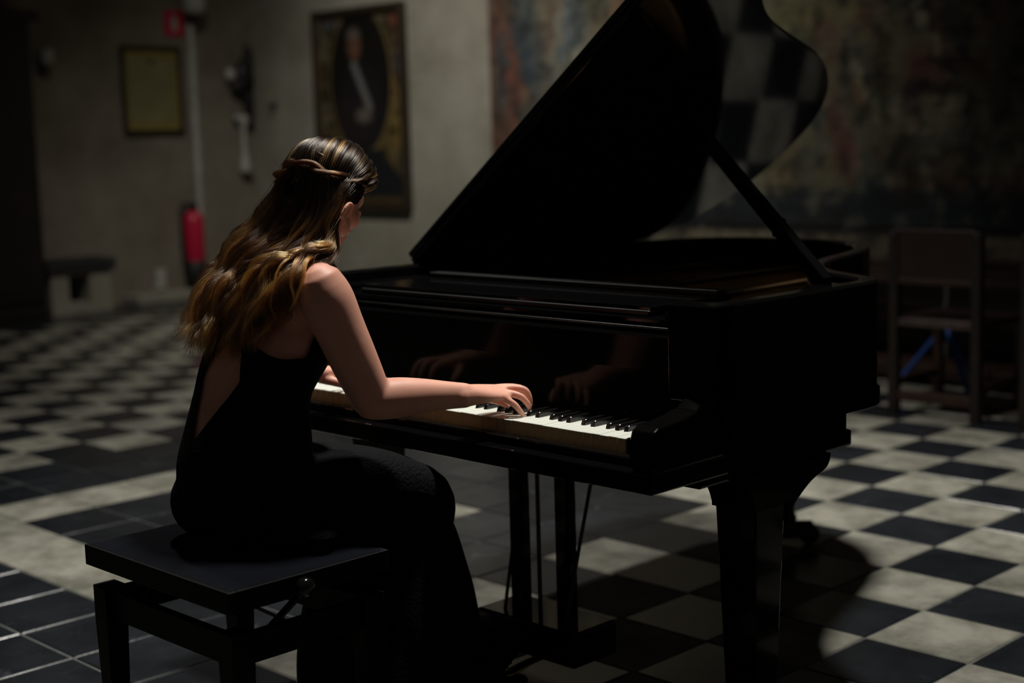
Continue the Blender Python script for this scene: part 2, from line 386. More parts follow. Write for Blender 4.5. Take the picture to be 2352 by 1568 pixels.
TS = [(xz(a), xz(b), wd, c) for a, b, wd, c in [
    ((-2.016, 3.98, 2.12), (-1.942, 3.98, 1.959), .035, (.30, .27, .18)), ((-1.942, 3.98, 1.959), (-1.896, 3.98, 1.776), .03, (.26, .23, .15)),
    ((-2.563, 3.98, 1.897), (-2.531, 3.98, 1.759), .03, (.03, .025, .02)), ((-2.531, 3.98, 1.759), (-2.42, 3.98, 1.578), .025, (.20, .18, .12)),
    ((-1.939, 3.98, 1.739), (-1.795, 3.98, 1.718), .03, (.03, .02, .015)), ((-1.693, 3.98, 1.457), (-1.746, 3.98, 1.252), .03, (.04, .05, .06)),
    ((-2.053, 3.98, 1.47), (-2.111, 3.98, 1.339), .04, (.03, .028, .025)), ((-2.84, 3.98, 0.9333), (-2.774, 3.98, 1.272), .03, (.08, .09, .07)),
    ((-2.385, 3.98, 0.991), (-2.418, 3.98, 1.265), .03, (.09, .095, .075)), ((-2.329, 3.98, 1.908), (-2.281, 3.98, 1.612), .05, (.06, .035, .02)),
    ((-4.984, 3.98, 2.375), (-4.952, 3.98, 1.958), .05, (.10, .13, .15)), ((-4.817, 3.98, 2.046), (-4.959, 3.98, 1.734), .04, (.24, .22, .16))]]
def tap_col(x, z):
    P = Vector((x*2.1, z*2.1, 3.7))
    n1 = MN.fractal(P, 1.0, 2.0, 4); n2 = MN.fractal(P*2.3+Vector((7, 1, 0)), 1.0, 2.1, 5); n3 = MN.noise(P*7)
    n4 = MN.noise(P*3+Vector((0, 9, 2))); n5 = MN.fractal(P*4+Vector((4, 4, 1)), 1.0, 2.0, 4); wx, wz = x+.09*n2+.05*n5, z+.10*n4+.05*MN.noise(P*8+Vector((2, 9, 2)))
    c = mixc((.055, .058, .036), (.155, .135, .08), .5+.9*n1)
    c = mixc(c, (.035, .045, .052), sstep(.12, .45, n2)*.75)
    c = mixc(c, (.12, .05, .03), sstep(.2, .5, -n2)*.6)
    c = mixc(c, (.20, .18, .12), sstep(.25, .5, MN.noise(P*4+Vector((3, 3, 8))))*.5)
    for q, r, col, s in TB: c = blob(c, (wx, wz), q, (r[0]*.9, r[1]*.9), mixc(col, (.06, .055, .038), .15), s*.92, .6)
    for a, b, wd, col in TS: c = stroke(c, (wx, wz), a, b, wd, col)
    c = mixc(c, (.014, .026, .040), .85*sstep(1.02, .90, wz+.05*n1))           # blue ground at the foot
    if z < .76:
        c = mixc((.10, .085, .055), (.16, .135, .085), .5+n2*1.2); c = mixc(c, (.012, .012, .014), sstep(.69, .71, z)); c = mixc(c, (.05, .02, .014), sstep(.57, .55, z))
    c = mixc(c, (.16, .055, .035), .7*sstep(-5.72, -5.80, x))                  # woven red selvedge
    c = mixc(c, (.02, .022, .022), sstep(.15, .5, n5)*.55); c = mixc(c, (.15, .135, .09), sstep(.2, .55, -n5)*.4)
    k = 1+.3*n3+.1*math.sin(z*210)
    g_ = sum(c)/3; k *= .74*min(1.5, (g_/.085)**.4); return tuple(max(.004, (v*.85+g_*.15)*k) for v in c)
def tap_depth(x, z): return .036+.012*math.sin(x*2.3)+.006*math.sin(x*7+z)+.01*sstep(1.6, .7, z)*math.sin(x*4.1)
tp = paint_grid('tapestry', -5.82, .7, .52, 3.35, 330, 140, tap_col, tap_depth, painted('woven_wool', .95, .5), base=(-2.5, WY-.02, .52), at=WY)
tag(tp, 'huge faded woven tapestry of figures and foliage hanging on the back wall behind the piano', 'tapestry')

# ------------------------------------------------------------ oval portrait
PX0, PX1, PZ0, PZ1 = -8.06, -6.82, .78, 2.53
pt = empty('portrait_painting', (-7.43, WY-.02, PZ0), 'dark framed painting of a gentleman in an oval with crests, on the back wall', 'painting')
PB = [(xz(q), r, c, s, f) for q, r, c, s, f in [
    ((-7.868, 3.98, 2.417), (.13, .08), (.12, .13, .14), .8, .6), ((-7.927, 3.98, 2.212), (.05, .10), (.17, .16, .11), .7, .6), ((-7.94, 3.98, 1.601), (.07, .09), (.16, .14, .11), .8, .6), ((-7.971, 3.98, 1.871), (.06, .15), (.09, .075, .04), .7, .6),
    ((-7.073, 3.98, 2.418), (.12, .06), (.16, .15, .10), .7, .6), ((-6.922, 3.98, 2.392), (.08, .09), (.20, .035, .025), .85, .5), ((-6.904, 3.98, 2.118), (.08, .05), (.16, .13, .09), .6, .6), ((-6.9, 3.98, 1.996), (.07, .09), (.035, .06, .11), .9, .4),
    ((-6.937, 3.98, 1.842), (.09, .10), (.12, .04, .025), .7, .6), ((-6.96, 3.98, 1.46), (.13, .38), (.24, .16, .04), .7, .6), ((-6.947, 3.98, 1.679), (.06, .08), (.16, .10, .05), .6, .6), ((-6.901, 3.98, 1.203), (.07, .10), (.03, .05, .08), .9, .4), ((-6.87, 3.98, 1.056), (.10, .14), (.20, .14, .05), .7, .6),
    ((-7.17, 3.98, 1.317), (.25, .12), (.13, .085, .03), .7, .5)]]
OV = xz((-7.434, 3.98, 1.903)); HD = xz((-7.497, 3.98, 2.204)); CR = xz((-7.509, 3.98, 2.037)); CR2 = xz((-7.318, 3.98, 1.674)); HN = xz((-7.399, 3.98, 1.603)); PL = xz((-7.231, 3.98, 1.094)); PT = xz((-7.24, 3.98, 1.318)); PB2 = xz((-7.462, 3.98, 0.9164))
def portrait_col(x, z):
    P = Vector((x*3, z*3, 1)); n = MN.fractal(P, 1, 2, 4)
    n6 = MN.fractal(P*4, 1, 2, 4); wx, wz = x+.04*n6, z+.05*n
    c = mixc((.018, .014, .007), (.085, .064, .028), .5+.9*n)
    for q, r, col, s, f in PB: c = blob(c, (wx, wz), q, r, mixc(col, (.04, .03, .015), .25), s, .8)
    c = mixc(c, (.015, .012, .007), sstep(.0, .4, n6)*.75); c = mixc(c, (.11, .095, .06), sstep(.2, .5, -n6)*.4)
    d = math.hypot((x-OV[0])/.40, (z-OV[1])/.60)
    c = mixc(c, (.16, .115, .05), .6*sstep(1.12, 1.06, d)*sstep(.98, 1.03, d))
    c = mixc(c, (.008, .007, .006), sstep(1.05, .99, d))
    if d < 1.05:
        c = blob(c, (x, z), (OV[0]-.10, OV[1]-.35), (.25, .2), (.045, .012, .008), .7, .6)
        c = blob(c, (x, z), (OV[0], OV[1]-.28), (.33, .42), (.012, .012, .014), .8, .3)     # coat
        c = blob(c, (x, z), HD, (.085, .125), (.13, .065, .042), .9, .4)                     # face
        c = blob(c, (x, z), (HD[0]-.01, HD[1]+.10), (.085, .05), (.10, .09, .08), .7, .5)    # pale hair
        c = blob(c, (x, z), (HD[0]-.035, HD[1]+.02), (.022, .012), (.03, .016, .01), .8, .4)
        c = blob(c, (x, z), (HD[0]+.035, HD[1]+.02), (.022, .012), (.03, .016, .01), .8, .4)
        c = blob(c, (x, z), (HD[0], HD[1]-.08), (.035, .014), (.12, .03, .02), .7, .4)
        c = stroke(c, (x, z), CR, CR2, .04, (.15, .15, .145), .85)                           # neckcloth
        c = blob(c, (x, z), HN, (.10, .06), (.15, .12, .105), .75, .6)                      # cuff and hand
    if z < 1.30:                                                                            # dark draped pedestal
        hw = .16+.34*sstep(1.28, .95, z)
        c = mixc(c, (.010, .012, .014), sstep(hw+.04, hw-.02, abs(x-PL[0]+.08)))
    c = mixc(c, (.05, .035, .015), sstep(.92, .88, z))
    return c
paint_grid('canvas', PX0+.05, PX1-.05, PZ0+.06, PZ1-.05, 110, 150, portrait_col, lambda a, z: .03, painted('oil_paint', .45), pt, at=WY)
def frame_bm(x0, x1, z0, z1, wd, y0, y1, plane='y', wdb=None):
    bm = bmesh.new(); wdb = wdb or wd
    O = [(x0, z0), (x1, z0), (x1, z1), (x0, z1)]; I = [(x0+wd, z0+wdb), (x1-wd, z0+wdb), (x1-wd, z1-wd), (x0+wd, z1-wd)]
    def V(a, z, d): return bm.verts.new((a, d, z) if plane == 'y' else (d, a, z))
    of = [V(a, z, y1) for a, z in O]; inn = [V(a, z, y1) for a, z in I]; ob = [V(a, z, y0) for a, z in O]; ib = [V(a, z, y0) for a, z in I]
    for k in range(4):
        l = (k+1) % 4
        bm.faces.new((of[k], of[l], inn[l], inn[k])); bm.faces.new((ob[l], ob[k], ib[k], ib[l]))
        bm.faces.new((of[l], of[k], ob[k], ob[l])); bm.faces.new((inn[k], inn[l], ib[l], ib[k]))
    return bm
obj('frame', frame_bm(PX0, PX1, PZ0, PZ1, .065, WY, WY-.07, wdb=.085), FRAMEW, pt, bevel=.012)
obj('gilt_slip', frame_bm(PX0+.06, PX1-.06, PZ0+.08, PZ1-.06, .018, WY-.03, WY-.05), GILT, pt)

# ------------------------------------------------------------ framed certificate on the left wall
CY0, CY1, CZ0, CZ1 = 2.61, 3.225, 1.50, 2.275
ct = empty('framed_certificate', (WX+.02, 2.92, CZ0), 'black framed yellowed certificate under glass on the left wall beside the white pipe', 'certificate')
def cert_col(y, z):
    u, v = (y-CY0)/(CY1-CY0), (z-CZ0)/(CZ1-CZ0); n = MN.fractal(Vector((y*5, z*5, 2)), 1, 2, 4)
    c = mixc((.13, .115, .045), (.22, .19, .085), .5+.8*n)
    m = min(u, 1-u, v, 1-v)
    c = mixc((.26, .20, .05), c, sstep(.10, .14, m))
    if m > .15:
        c = mixc(c, (.26, .24, .12), .5)
        c = blob(c, (u, v), (.5, .85), (.09, .05), (.05, .04, .025), .8, .4)
        if v < .74 and v > .22 and MN.noise(Vector((y*160, round(v*24)*3.1, 5))) > -.1 and (v*24) % 1 < .42: c = mixc(c, (.06, .05, .03), .5)
    return c
paint_grid('parchment', CY0+.03, CY1-.03, CZ0+.03, CZ1-.03, 60, 80, cert_col, lambda a, z: .018, painted('parchment', .5), ct, plane='x', at=WX)
obj('frame', frame_bm(CY0, CY1, CZ0, CZ1, .04, WX, WX+.045, plane='x'), FRAMEW, ct, bevel=.008)

# ------------------------------------------------------------ fittings on the left wall
sg = empty('fire_sign', (WX, 3.17, 2.37), 'small red wall sign with white extinguisher pictogram beside the white pipe', 'sign')
obj('plate', boxm(WX+.002, WX+.012, 3.085, 3.285, 2.37, 2.60), RED, sg, bevel=.004)
bm = bmesh.new(); prism(bm, [(3.16, 2.42), (3.215, 2.42), (3.215, 2.52), (3.20, 2.54), (3.20, 2.56), (3.175, 2.56), (3.175, 2.54), (3.16, 2.52)], WX+.012, WX+.015, 'x')
obj('pictogram', bm, WHITEP, sg)
bm = bmesh.new(); rod(bm, [(WX+.04, 3.335, .12), (WX+.04, 3.335, 2.46)], .035, 14, cap=True)
pipe = obj('wall_pipe', bm, WHITEP, base=(WX+.04, 3.335, .12), smooth=True); tag(pipe, 'tall white pipe running down the left wall behind the fire extinguisher', 'pipe')
for z in (.9, 1.9):
    bm = bmesh.new(); rod(bm, [(WX+.04, 3.335, z-.012), (WX+.04, 3.335, z+.012)], .042, 14); box(bm, WX, WX+.02, 3.30, 3.37, z-.012, z+.012); obj('pipe_clip', bm, WHITEP, pipe)
bm = bmesh.new(); lathe(bm, [(.02, 2.56), (.09, 2.57), (.11, 2.62), (.11, 2.72), (.07, 2.78)], (WX+.12, 3.335, 0))
al = empty('alarm_lamp', (WX, 3.335, 2.47), 'white alarm lamp fixed above the white wall pipe', 'lamp')
obj('shade', bm, WHITEP, al, smooth=True)
obj('lamp_bracket', boxm(WX, WX+.14, 3.30, 3.37, 2.485, 2.56), IRON, al, bevel=.01)

fe = empty('fire_extinguisher', (WX+.12, 3.19, .16), 'red fire extinguisher with black hose, its shaded lower end put in as black, hung low on the left wall', 'extinguisher')
def F(prof): 
    bm = bmesh.new(); lathe(bm, prof, (WX+.13, 3.195, 0), 28); return bm
obj('cylinder', F([(.088, .33), (.094, .345), (.094, .70), (.085, .75), (.055, .785), (.03, .80)]), RED, fe, smooth=True)
obj('shaded_end', F([(.08, .12), (.096, .13), (.096, .34), (.09, .345)]), BLACK, fe, smooth=True)  # shade on the lower cylinder, put in as a black part
bm = bmesh.new(); box(bm, WX+.10, WX+.16, 3.16, 3.23, .80, .85); box(bm, WX+.12, WX+.14, 3.08, 3.24, .85, .87); obj('valve', bm, BLACK, fe, bevel=.006)
bm = bmesh.new(); rod(bm, cr([(WX+.13, 3.18, .83), (WX+.14, 3.09, .86), (WX+.15, 3.06, .72), (WX+.15, 3.07, .45), (WX+.15, 3.10, .26), (WX+.14, 3.13, .18)], 6), .02, 10, cap=True)
obj('hose', bm, BLACK, fe, smooth=True)
bm = bmesh.new(); box(bm, WX, WX+.03, 3.17, 3.22, .3, .8); obj('wall_bracket', bm, IRON, fe)

bm = boxm(WX, WX+.07, 2.82, 2.915, .10, .285)
sb = obj('white_wall_box', bm, WHITEP, base=(WX, 2.87, .10), bevel=.008); tag(sb, 'small white box low on the left wall above the stone step', 'box')
obj('step_back', boxm(WX, WX+.05, 2.80, 2.93, .095, .105), WHITEP, sb)
st = obj('stone_step', boxm(WX, WX+.28, 2.5, 3.6, 0, .085), WALL, base=(WX, 3.0, 0), bevel=.012); tag(st, 'low pale stone step along the foot of the left wall', 'step')

# wall ornament in the corner
wb = empty('wall_ornament', (WX+.03, 3.85, 1.12), 'dark iron wall ornament with white globe and pale hanging rod in the corner', 'ornament')
bm = bmesh.new()
rod(bm, [(WX+.03, 3.955, 1.55), (WX+.03, 3.955, 2.26)], [.035, .045], 10, cap=True)
ellipsoid(bm, (WX+.08, 3.86, 2.03), (.08, .105, .13)); ellipsoid(bm, (WX+.08, 3.80, 1.92), (.06, .10, .06)); ellipsoid(bm, (WX+.07, 3.90, 2.12), (.06, .06, .10))
rod(bm, [(WX+.06, 3.85, 1.95), (WX+.05, 3.90, 1.72), (WX+.04, 3.95, 1.6)], .03, 8)
link_mesh('iron_mount', remesh(bm, .012, 3), IRON, wb, smooth=True)
bm = bmesh.new(); ellipsoid(bm, (WX+.08, 3.715, 2.03), (.052, .052, .062)); obj('globe', bm, WHITEP, wb, smooth=True)
bm = bmesh.new(); lathe(bm, [(.03, 1.66), (.055, 1.64), (.05, 1.58), (.032, 1.55), (.028, 1.36), (.034, 1.28), (.045, 1.22), (.062, 1.15), (.05, 1.12)], (WX+.06, 3.845, 0), 16)
box(bm, WX+.03, WX+.09, 3.75, 3.86, 1.61, 1.66); obj('hanging_rod', bm, WHITEP, wb, smooth=True)
bm = bmesh.new(); lathe(bm, [(.02, 0), (.035, .005), (.035, .012), (.012, .016), (.012, .06), (.022, .065), (.022, .075)], (0, 0, 0), 14, Matrix.Translation((-8.73, WY, 1.735)) @ Matrix.Rotation(PI/2, 4, 'X'))
hk = obj('wall_hook', bm, IRON, base=(-8.73, WY, 1.735), smooth=True); tag(hk, 'small dark hook alone on the back wall near the corner', 'hook')

# dark cupboard, stone seat and sconce far left
cb = empty('dark_cupboard', (WX+.2, 1.2, 0), 'tall dark wooden cupboard against the left wall at the edge of the picture', 'cupboard')
CX = WX+.38
obj('carcass', boxm(WX+.004, CX, .5, 1.59, .06, 2.42), DWOOD, cb, bevel=.01)
obj('plinth', boxm(WX+.004, CX+.02, .48, 1.595, 0, .08), DWOOD, cb, bevel=.008)
obj('cornice', boxm(WX+.004, CX+.06, .46, 1.66, 2.42, 2.50), DWOOD, cb, bevel=.02)
obj('crest', boxm(WX+.004, CX-.05, .6, 1.42, 2.50, 2.95), DWOOD, cb, bevel=.02)
for a, b in ((.54, 1.03), (1.05, 1.55)):
    d = obj('door', boxm(CX, CX+.025, a, b, .14, 2.34), DWOOD, cb, bevel=.006)
    for z0, z1 in ((.22, 1.1), (1.2, 2.26)): obj('door_panel', boxm(CX+.025, CX+.035, a+.08, b-.08, z0, z1), DWOOD, d, bevel=.008)
    bm = bmesh.new(); ellipsoid(bm, (CX+.045, 1.0 if a < 1 else 1.08, 1.15), (.018, .014, .014), seg=12); obj('knob', bm, BRASS, d, smooth=True)
ss = empty('stone_ledge', (WX+.2, 1.9, 0), 'low stone ledge with dark slab top and square opening beside the cupboard', 'ledge')
obj('slab', boxm(WX, WX+.40, 1.60, 2.235, .36, .455), mat('dark_slab', (.02, .021, .022), rough=.6, noise=.4), ss, bevel=.012)
bm = bmesh.new(); X1 = WX+.36
for a in ((1.64, 1.80, 0, .36), (1.99, 2.20, 0, .36), (1.80, 1.99, 0, .09), (1.80, 1.99, .32, .36)): box(bm, WX, X1, a[0], a[1], a[2], a[3])
obj('support', bm, WALL, ss)
obj('recess', boxm(WX, WX+.06, 1.80, 1.99, .09, .32), BLACK, ss)
sc2 = empty('wall_sconce', (WX, 1.86, 2.05), 'small pale wall sconce above the stone ledge beside the cupboard', 'sconce')
obj('backplate', boxm(WX, WX+.02, 1.83, 1.90, 2.0, 2.16), IRON, sc2, bevel=.006)
bm = bmesh.new(); rod(bm, cr([(WX+.02, 1.865, 2.06), (WX+.09, 1.865, 2.03), (WX+.12, 1.865, 2.08)], 5), .01, 8, cap=True); obj('arm', bm, IRON, sc2, smooth=True)
bm = bmesh.new(); lathe(bm, [(.035, 2.09), (.06, 2.12), (.065, 2.19), (.05, 2.22)], (WX+.12, 1.865, 0), 16); obj('shade', bm, WHITEP, sc2, smooth=True)

# ------------------------------------------------------------ bench along the back wall, chairs, stand
bn = empty('wall_bench', (-1.6, 3.6, 0), 'long brown wooden bench standing along the back wall under the tapestry', 'bench')
obj('seat_board', boxm(-4.6, 1.0, 3.28, 3.92, .465, .51), RWOOD, bn, bevel=.006)
obj('apron', boxm(-4.5, .9, 3.34, 3.37, .35, .465), DWOOD, bn)
obj('middle_board', boxm(-4.5, .9, 3.40, 3.43, .24, .31), RWOOD, bn, bevel=.004)
obj('foot_board', boxm(-4.6, 1.0, 2.75, 3.05, .03, .10), RWOOD, bn, bevel=.006)
for x in (-4.3, -2.6, -1.0, .7):
    obj('leg', boxm(x-.05, x+.05, 3.36, 3.86, 0, .465), DWOOD, bn, bevel=.005)
    obj('foot_block', boxm(x-.05, x+.05, 2.72, 3.36, 0, .03), DWOOD, bn)
def make_chair(x0, x1, y, label):
    c = empty('wooden_chair', ((x0+x1)/2, y+.2, 0), label, 'chair', 'wooden chairs by the back wall')
    for x, s in ((x0, 1), (x1, -1)):
        bm = bmesh.new(); a, b = sorted((x, x+s*.048)); box(bm, a, b, y-.02, y+.025, 0, .875); obj('rear_post', bm, DWOOD, c, bevel=.005)
        bm = bmesh.new(); a, b = sorted((x, x+s*.045)); box(bm, a, b, y+.40, y+.445, 0, .44); obj('front_leg', bm, RWOOD, c, bevel=.005)
        obj('side_stretcher', boxm(min(x, x+s*.03)+.005, max(x, x+s*.03)-.005, y+.02, y+.41, .13, .165), RWOOD, c)
    obj('back_panel', boxm(x0+.03, x1-.03, y-.012, y+.015, .655, .885), LEATHER, c, bevel=.006)
    obj('back_rail', boxm(x0+.04, x1-.04, y-.012, y+.018, .625, .655), RWOOD, c, bevel=.004)
    obj('seat', boxm(x0-.005, x1+.005, y+.02, y+.46, .435, .465), LEATHER, c, bevel=.01)
    obj('seat_rail', boxm(x0+.03, x1-.03, y-.01, y+.02, .425, .46), mat('worn_pinkish_wood', (.07, .045, .04), rough=.5, noise=.5, nscale=14), c, bevel=.004)
    obj('rear_stretcher', boxm(x0+.03, x1-.03, y-.01, y+.02, .065, .115), RWOOD, c, bevel=.004)
    for x in (x0+.024, x1-.024):
        bm = bmesh.new(); ellipsoid(bm, (x, y-.022, .845), (.008, .006, .008), seg=8); obj('stud', bm, IRON, c)
    return c
make_chair(-1.03, -.56, 1.95, 'wooden chair with brown leather back standing in front of the blue-legged stand')
make_chair(-.36, .11, 1.93, 'wooden chair with brown leather back at the very edge, right of the blue-legged stand')
sd = empty('floor_stand', (-1.04, 2.5, 0), 'slim floor stand with bright blue folding legs behind the wooden chair', 'stand')
for a in (205, 325, 85):
    bm = bmesh.new(); d = Vector((math.cos(math.radians(a)), math.sin(math.radians(a)), 0))
    rod(bm, [Vector((-1.04, 2.5, .34))+d*.02, Vector((-1.04, 2.5, .02))+d*.27], .014, 8, cap=True); obj('leg', bm, BLUEP, sd)
bm = bmesh.new(); rod(bm, [(-1.04, 2.5, .2), (-1.04, 2.5, .62)], .012, 10, cap=True); obj('pole', bm, CHROME, sd, smooth=True)
bm = bmesh.new(); rod(bm, [(-1.04, 2.5, .30), (-1.04, 2.5, .38)], .024, 10, cap=True); obj('collar', bm, BLACK, sd, smooth=True)
bm = bmesh.new(); ellipsoid(bm, (-1.04, 2.5, .63), (.02, .02, .03), seg=12); obj('tip', bm, CHROME, sd, smooth=True)

# ------------------------------------------------------------ grand piano
pn = empty('grand_piano', (.14, -1.1, 0), 'old black lacquered grand piano with its lid propped open', 'piano')
XB, XT, YF = -.555, .85, -1.87                     # bass side, treble side, front of the cheeks
RZ0, RZ1 = .72, 1.0
plan = [(XB, YF), (XB, -.62), (-.552, -.48), (-.53, -.35), (-.47, -.245), (-.37, -.175), (-.22, -.145), (-.06, -.145), (.07, -.175), (.18, -.245), (.27, -.35), (.335, -.47), (.38, -.60), (.415, -.73), (.46, -.86), (.52, -.97), (.60, -1.06), (.69, -1.12), (.765, -1.165), (.815, -1.205), (.843, -1.255), (XT, -1.31), (XT, YF)]
smooth_plan = [plan[0]]+cr(plan[1:-1], 4)+[plan[-1]]
def offset_path(path, d):
    out = []
    for i, p in enumerate(path):
        a = path[max(i-1, 0)]; b = path[min(i+1, len(path)-1)]
        tx, ty = b[0]-a[0], b[1]-a[1]; l = math.hypot(tx, ty) or 1
        out.append((p[0]+ty/l*d, p[1]-tx/l*d))
    return out
def wall_strip(path, t, z0, z1, lip=0.006):
    """solid wall following a plan path; its outside is the path, its inside t further in"""
    inner = offset_path(path, t)
    prof = [(0, z0), (0, z1-lip), (lip/t, z1), (1-lip/t, z1), (1, z1-lip), (1, z0)]
    bm = bmesh.new(); rings = []
    for o, i in zip(path, inner):
        rings.append([bm.verts.new((o[0]+(i[0]-o[0])*s, o[1]+(i[1]-o[1])*s, z)) for s, z in prof])
    k = len(prof)
    for a, b in zip(rings[:-1], rings[1:]):
        for j in range(k): bm.faces.new((a[j], a[(j+1) % k], b[(j+1) % k], b[j]))
    bm.faces.new(rings[0][::-1]); bm.faces.new(rings[-1])
    return bm
obj('rim', wall_strip(smooth_plan, .046, RZ0, RZ1), LACQ_OLD, pn)
obj('case_moulding', wall_strip(offset_path(smooth_plan, -.007), .02, .712, .752), LACQ_OLD, pn)
def plate(path, z0, z1):
    bm = bmesh.new(); prism(bm, path, z0, z1); return bm
obj('light_stop_board', plate([(x, max(y, -1.83)) for x, y in offset_path(smooth_plan, .03)], .70, .728), LACQ_DULL, pn)  # unseen board closing the case from below, added to block light
obj('soundboard', plate([(x, max(y, -1.46)) for x, y in offset_path(smooth_plan, .048)], .86, .872), SOUNDWOOD, pn)
inn = offset_path(smooth_plan, .075)
bm = bmesh.new()                                    # cast plate: a rim band and struts over the soundboard
po = [(x, max(y, -1.46)) for x, y in inn]; pi_ = [(x, max(y, -1.46)) for x, y in offset_path(smooth_plan, .15)]
lo = [bm.verts.new((x, y, .885)) for x, y in po]; hi = [bm.verts.new((x, y, .885)) for x, y in pi_]
lo2 = [bm.verts.new((x, y, .90)) for x, y in po]; hi2 = [bm.verts.new((x, y, .90)) for x, y in pi_]
for k in range(len(po)-1):
    for q in ((lo2[k], lo2[k+1], hi2[k+1], hi2[k]), (lo[k], hi[k], hi[k+1], lo[k+1]), (hi[k], hi2[k], hi2[k+1], hi[k+1]), (lo[k+1], lo2[k+1], lo2[k], lo[k])): bm.faces.new(q)
box(bm, XB+.06, XT-.06, -1.62, -1.40, .885, .905)
for xa, ya, xb in ((-.30, -.22, -.36), (.02, -.25, .0), (.28, -.55, .33), (.55, -1.05, .60)):
    M = Matrix.Translation((xa, ya, .9)) @ Matrix.Rotation(math.atan2(-1.45-ya, xb-xa), 4, 'Z')
    box(bm, 0, math.hypot(-1.45-ya, xb-xa), -.016, .016, 0, .03, M)
obj('cast_plate', bm, GOLDPLATE, pn)
bm = bmesh.new()                                    # the strings
for k in range(70):
    x = -.50+1.28*k/69
    ymax = -1.2
    for (a, b), (c, d) in zip(inn[:-1], inn[1:]):
        if (a-x)*(c-x) <= 0 and b > -1.3: ymax = max(ymax, b-.07)
    box(bm, x-.0006, x+.0006, -1.5, ymax, .917, .9185)
tag(obj('strings', bm, BRASS, pn), kind='stuff')
# key bed, under frame, arms
obj('key_bed', boxm(XB+.02, XT-.004, -2.07, -1.82, .648, .69), LACQ, pn, bevel=.004)
obj('bed_frame', boxm(XB+.05, XT-.026, -1.86, -1.345, .655, .722), LACQ_OLD, pn, bevel=.003)
obj('under_frame', boxm(XB+.045, XT-.018, -1.90, -1.335, .626, .664), LACQ_OLD, pn, bevel=.006)
arm = [(-1.84, .69), (-2.06, .69), (-2.068, .70), (-2.068, .755), (-2.062, .772), (-2.045, .780), (-2.01, .783), (-1.965, .788), (-1.925, .797), (-1.90, .812), (-1.885, .832), (-1.878, .85), (-1.84, .85)]
for x0, x1 in ((XB, XB+.044), (.79, XT)):
    bm = bmesh.new(); prism(bm, arm, x0, x1, 'x'); obj('arm', bm, LACQ_OLD, pn, bevel=.005, seg=3)
    bm = bmesh.new(); box(bm, min(x0, x0 if x0 < 0 else .733), x1, -1.876, -1.80, .80, .999); obj('cheek', bm, LACQ_OLD, pn, bevel=.003)
KX1 = .715; KW = 1.222/52; KX0 = KX1-1.222+.002
obj('key_block', boxm(KX1+.004, .79, -1.997, -1.86, .69, .737), LACQ, pn, bevel=.004)
obj('key_block', boxm(XB+.05, KX0-.004, -2.03, -1.86, .69, .738), LACQ, pn, bevel=.004)
obj('key_slip', boxm(XB+.05, XT-.05, -2.035, -2.006, .69, .708), LACQ, pn, bevel=.004)
# fallboard standing open, name board, folded music desk
bm = bmesh.new(); prism(bm, [(-1.852, .742), (-1.845, .735), (-1.81, .735), (-1.80, .90), (-1.79, .935), (-1.80, .945), (-1.822, .938), (-1.838, .92), (-1.846, .85)], XB+.05, .728, 'x')
obj('fallboard', bm, LACQ_OLD, pn)
bm = bmesh.new(); rod(bm, [(XB+.055, -1.826,   .938), (.728, -1.826, .938)], .003, 10, cap=True); obj('fallboard_hinge', bm, WORN, pn, smooth=True)
bm = bmesh.new(); ellipsoid(bm, (KX1+.004, -1.846, .915), (.004, .004, .004), seg=10); obj('fallboard_pin', bm, CHROME, pn, smooth=True)
bm = bmesh.new(); box(bm, XB+.05, .74, -1.815, -1.47, .945, .957); obj('desk_tray', bm, LACQ, pn, bevel=.003)
md = obj('music_desk', boxm(-.36, .62, -1.79, -1.50, .966, .980), LACQ, pn, bevel=.004)
obj('desk_ledge', boxm(-.36, .62, -1.80, -1.77, .958, .970), WORN, md, bevel=.003)
obj('desk_rail', boxm(-.36, .62, -1.56, -1.52, .980, .992), WORN, md, bevel=.003)
for x in (-.48, .70): obj('desk_runner', boxm(x-.03, x+.03, -1.81, -1.48, .957, .972), LACQ, pn, bevel=.003)
# keys
wk = bmesh.new(); vs = box(wk, .0006, KW-.0006, -1.995, -1.85, .7325, .735)
bmesh.ops.bevel(wk, geom=[e for e in wk.edges], offset=.0009, segments=1, affect='EDGES')
k0 = obj('white_key', wk, [IVORY, KEYWOOD], pn); me_top = k0.data
fr = bmesh.new(); box(fr, .0006, KW-.0006, -1.9945, -1.85, .704, .7325); kf0 = obj('key_stick', fr, KEYWOOD, k0)
k0.location.x = KX0; rk = random.Random(5)
for i in range(1, 52):
    k = k0.copy(); COL.objects.link(k); k.location = (KX0+i*KW, 0, rk.uniform(-.0006, .0005))
    f = kf0.copy(); COL.objects.link(f); f.parent = k
bk = bmesh.new(); prism(bk, [(-1.945, .728), (-1.938, .7455), (-1.934, .747), (-1.85, .747), (-1.85, .728)], -.0052, .0052, 'x')
b0 = None
# white keys run A0 ... C8: a black key follows every white key except B and E
names = 'ABCDEFG'
off = {'A': .0015, 'C': -.0018, 'D': .0018, 'F': -.002, 'G': 0}
for i in range(51):
    nm = names[i % 7]
    if nm in 'BE': continue
    x = KX0+(i+1)*KW+off[nm]
    if b0 is None: b0 = obj('black_key', bk, EBONY, pn, bevel=.0012, seg=2); b0.location.x = x; continue
    k = b0.copy(); COL.objects.link(k); k.location.x = x
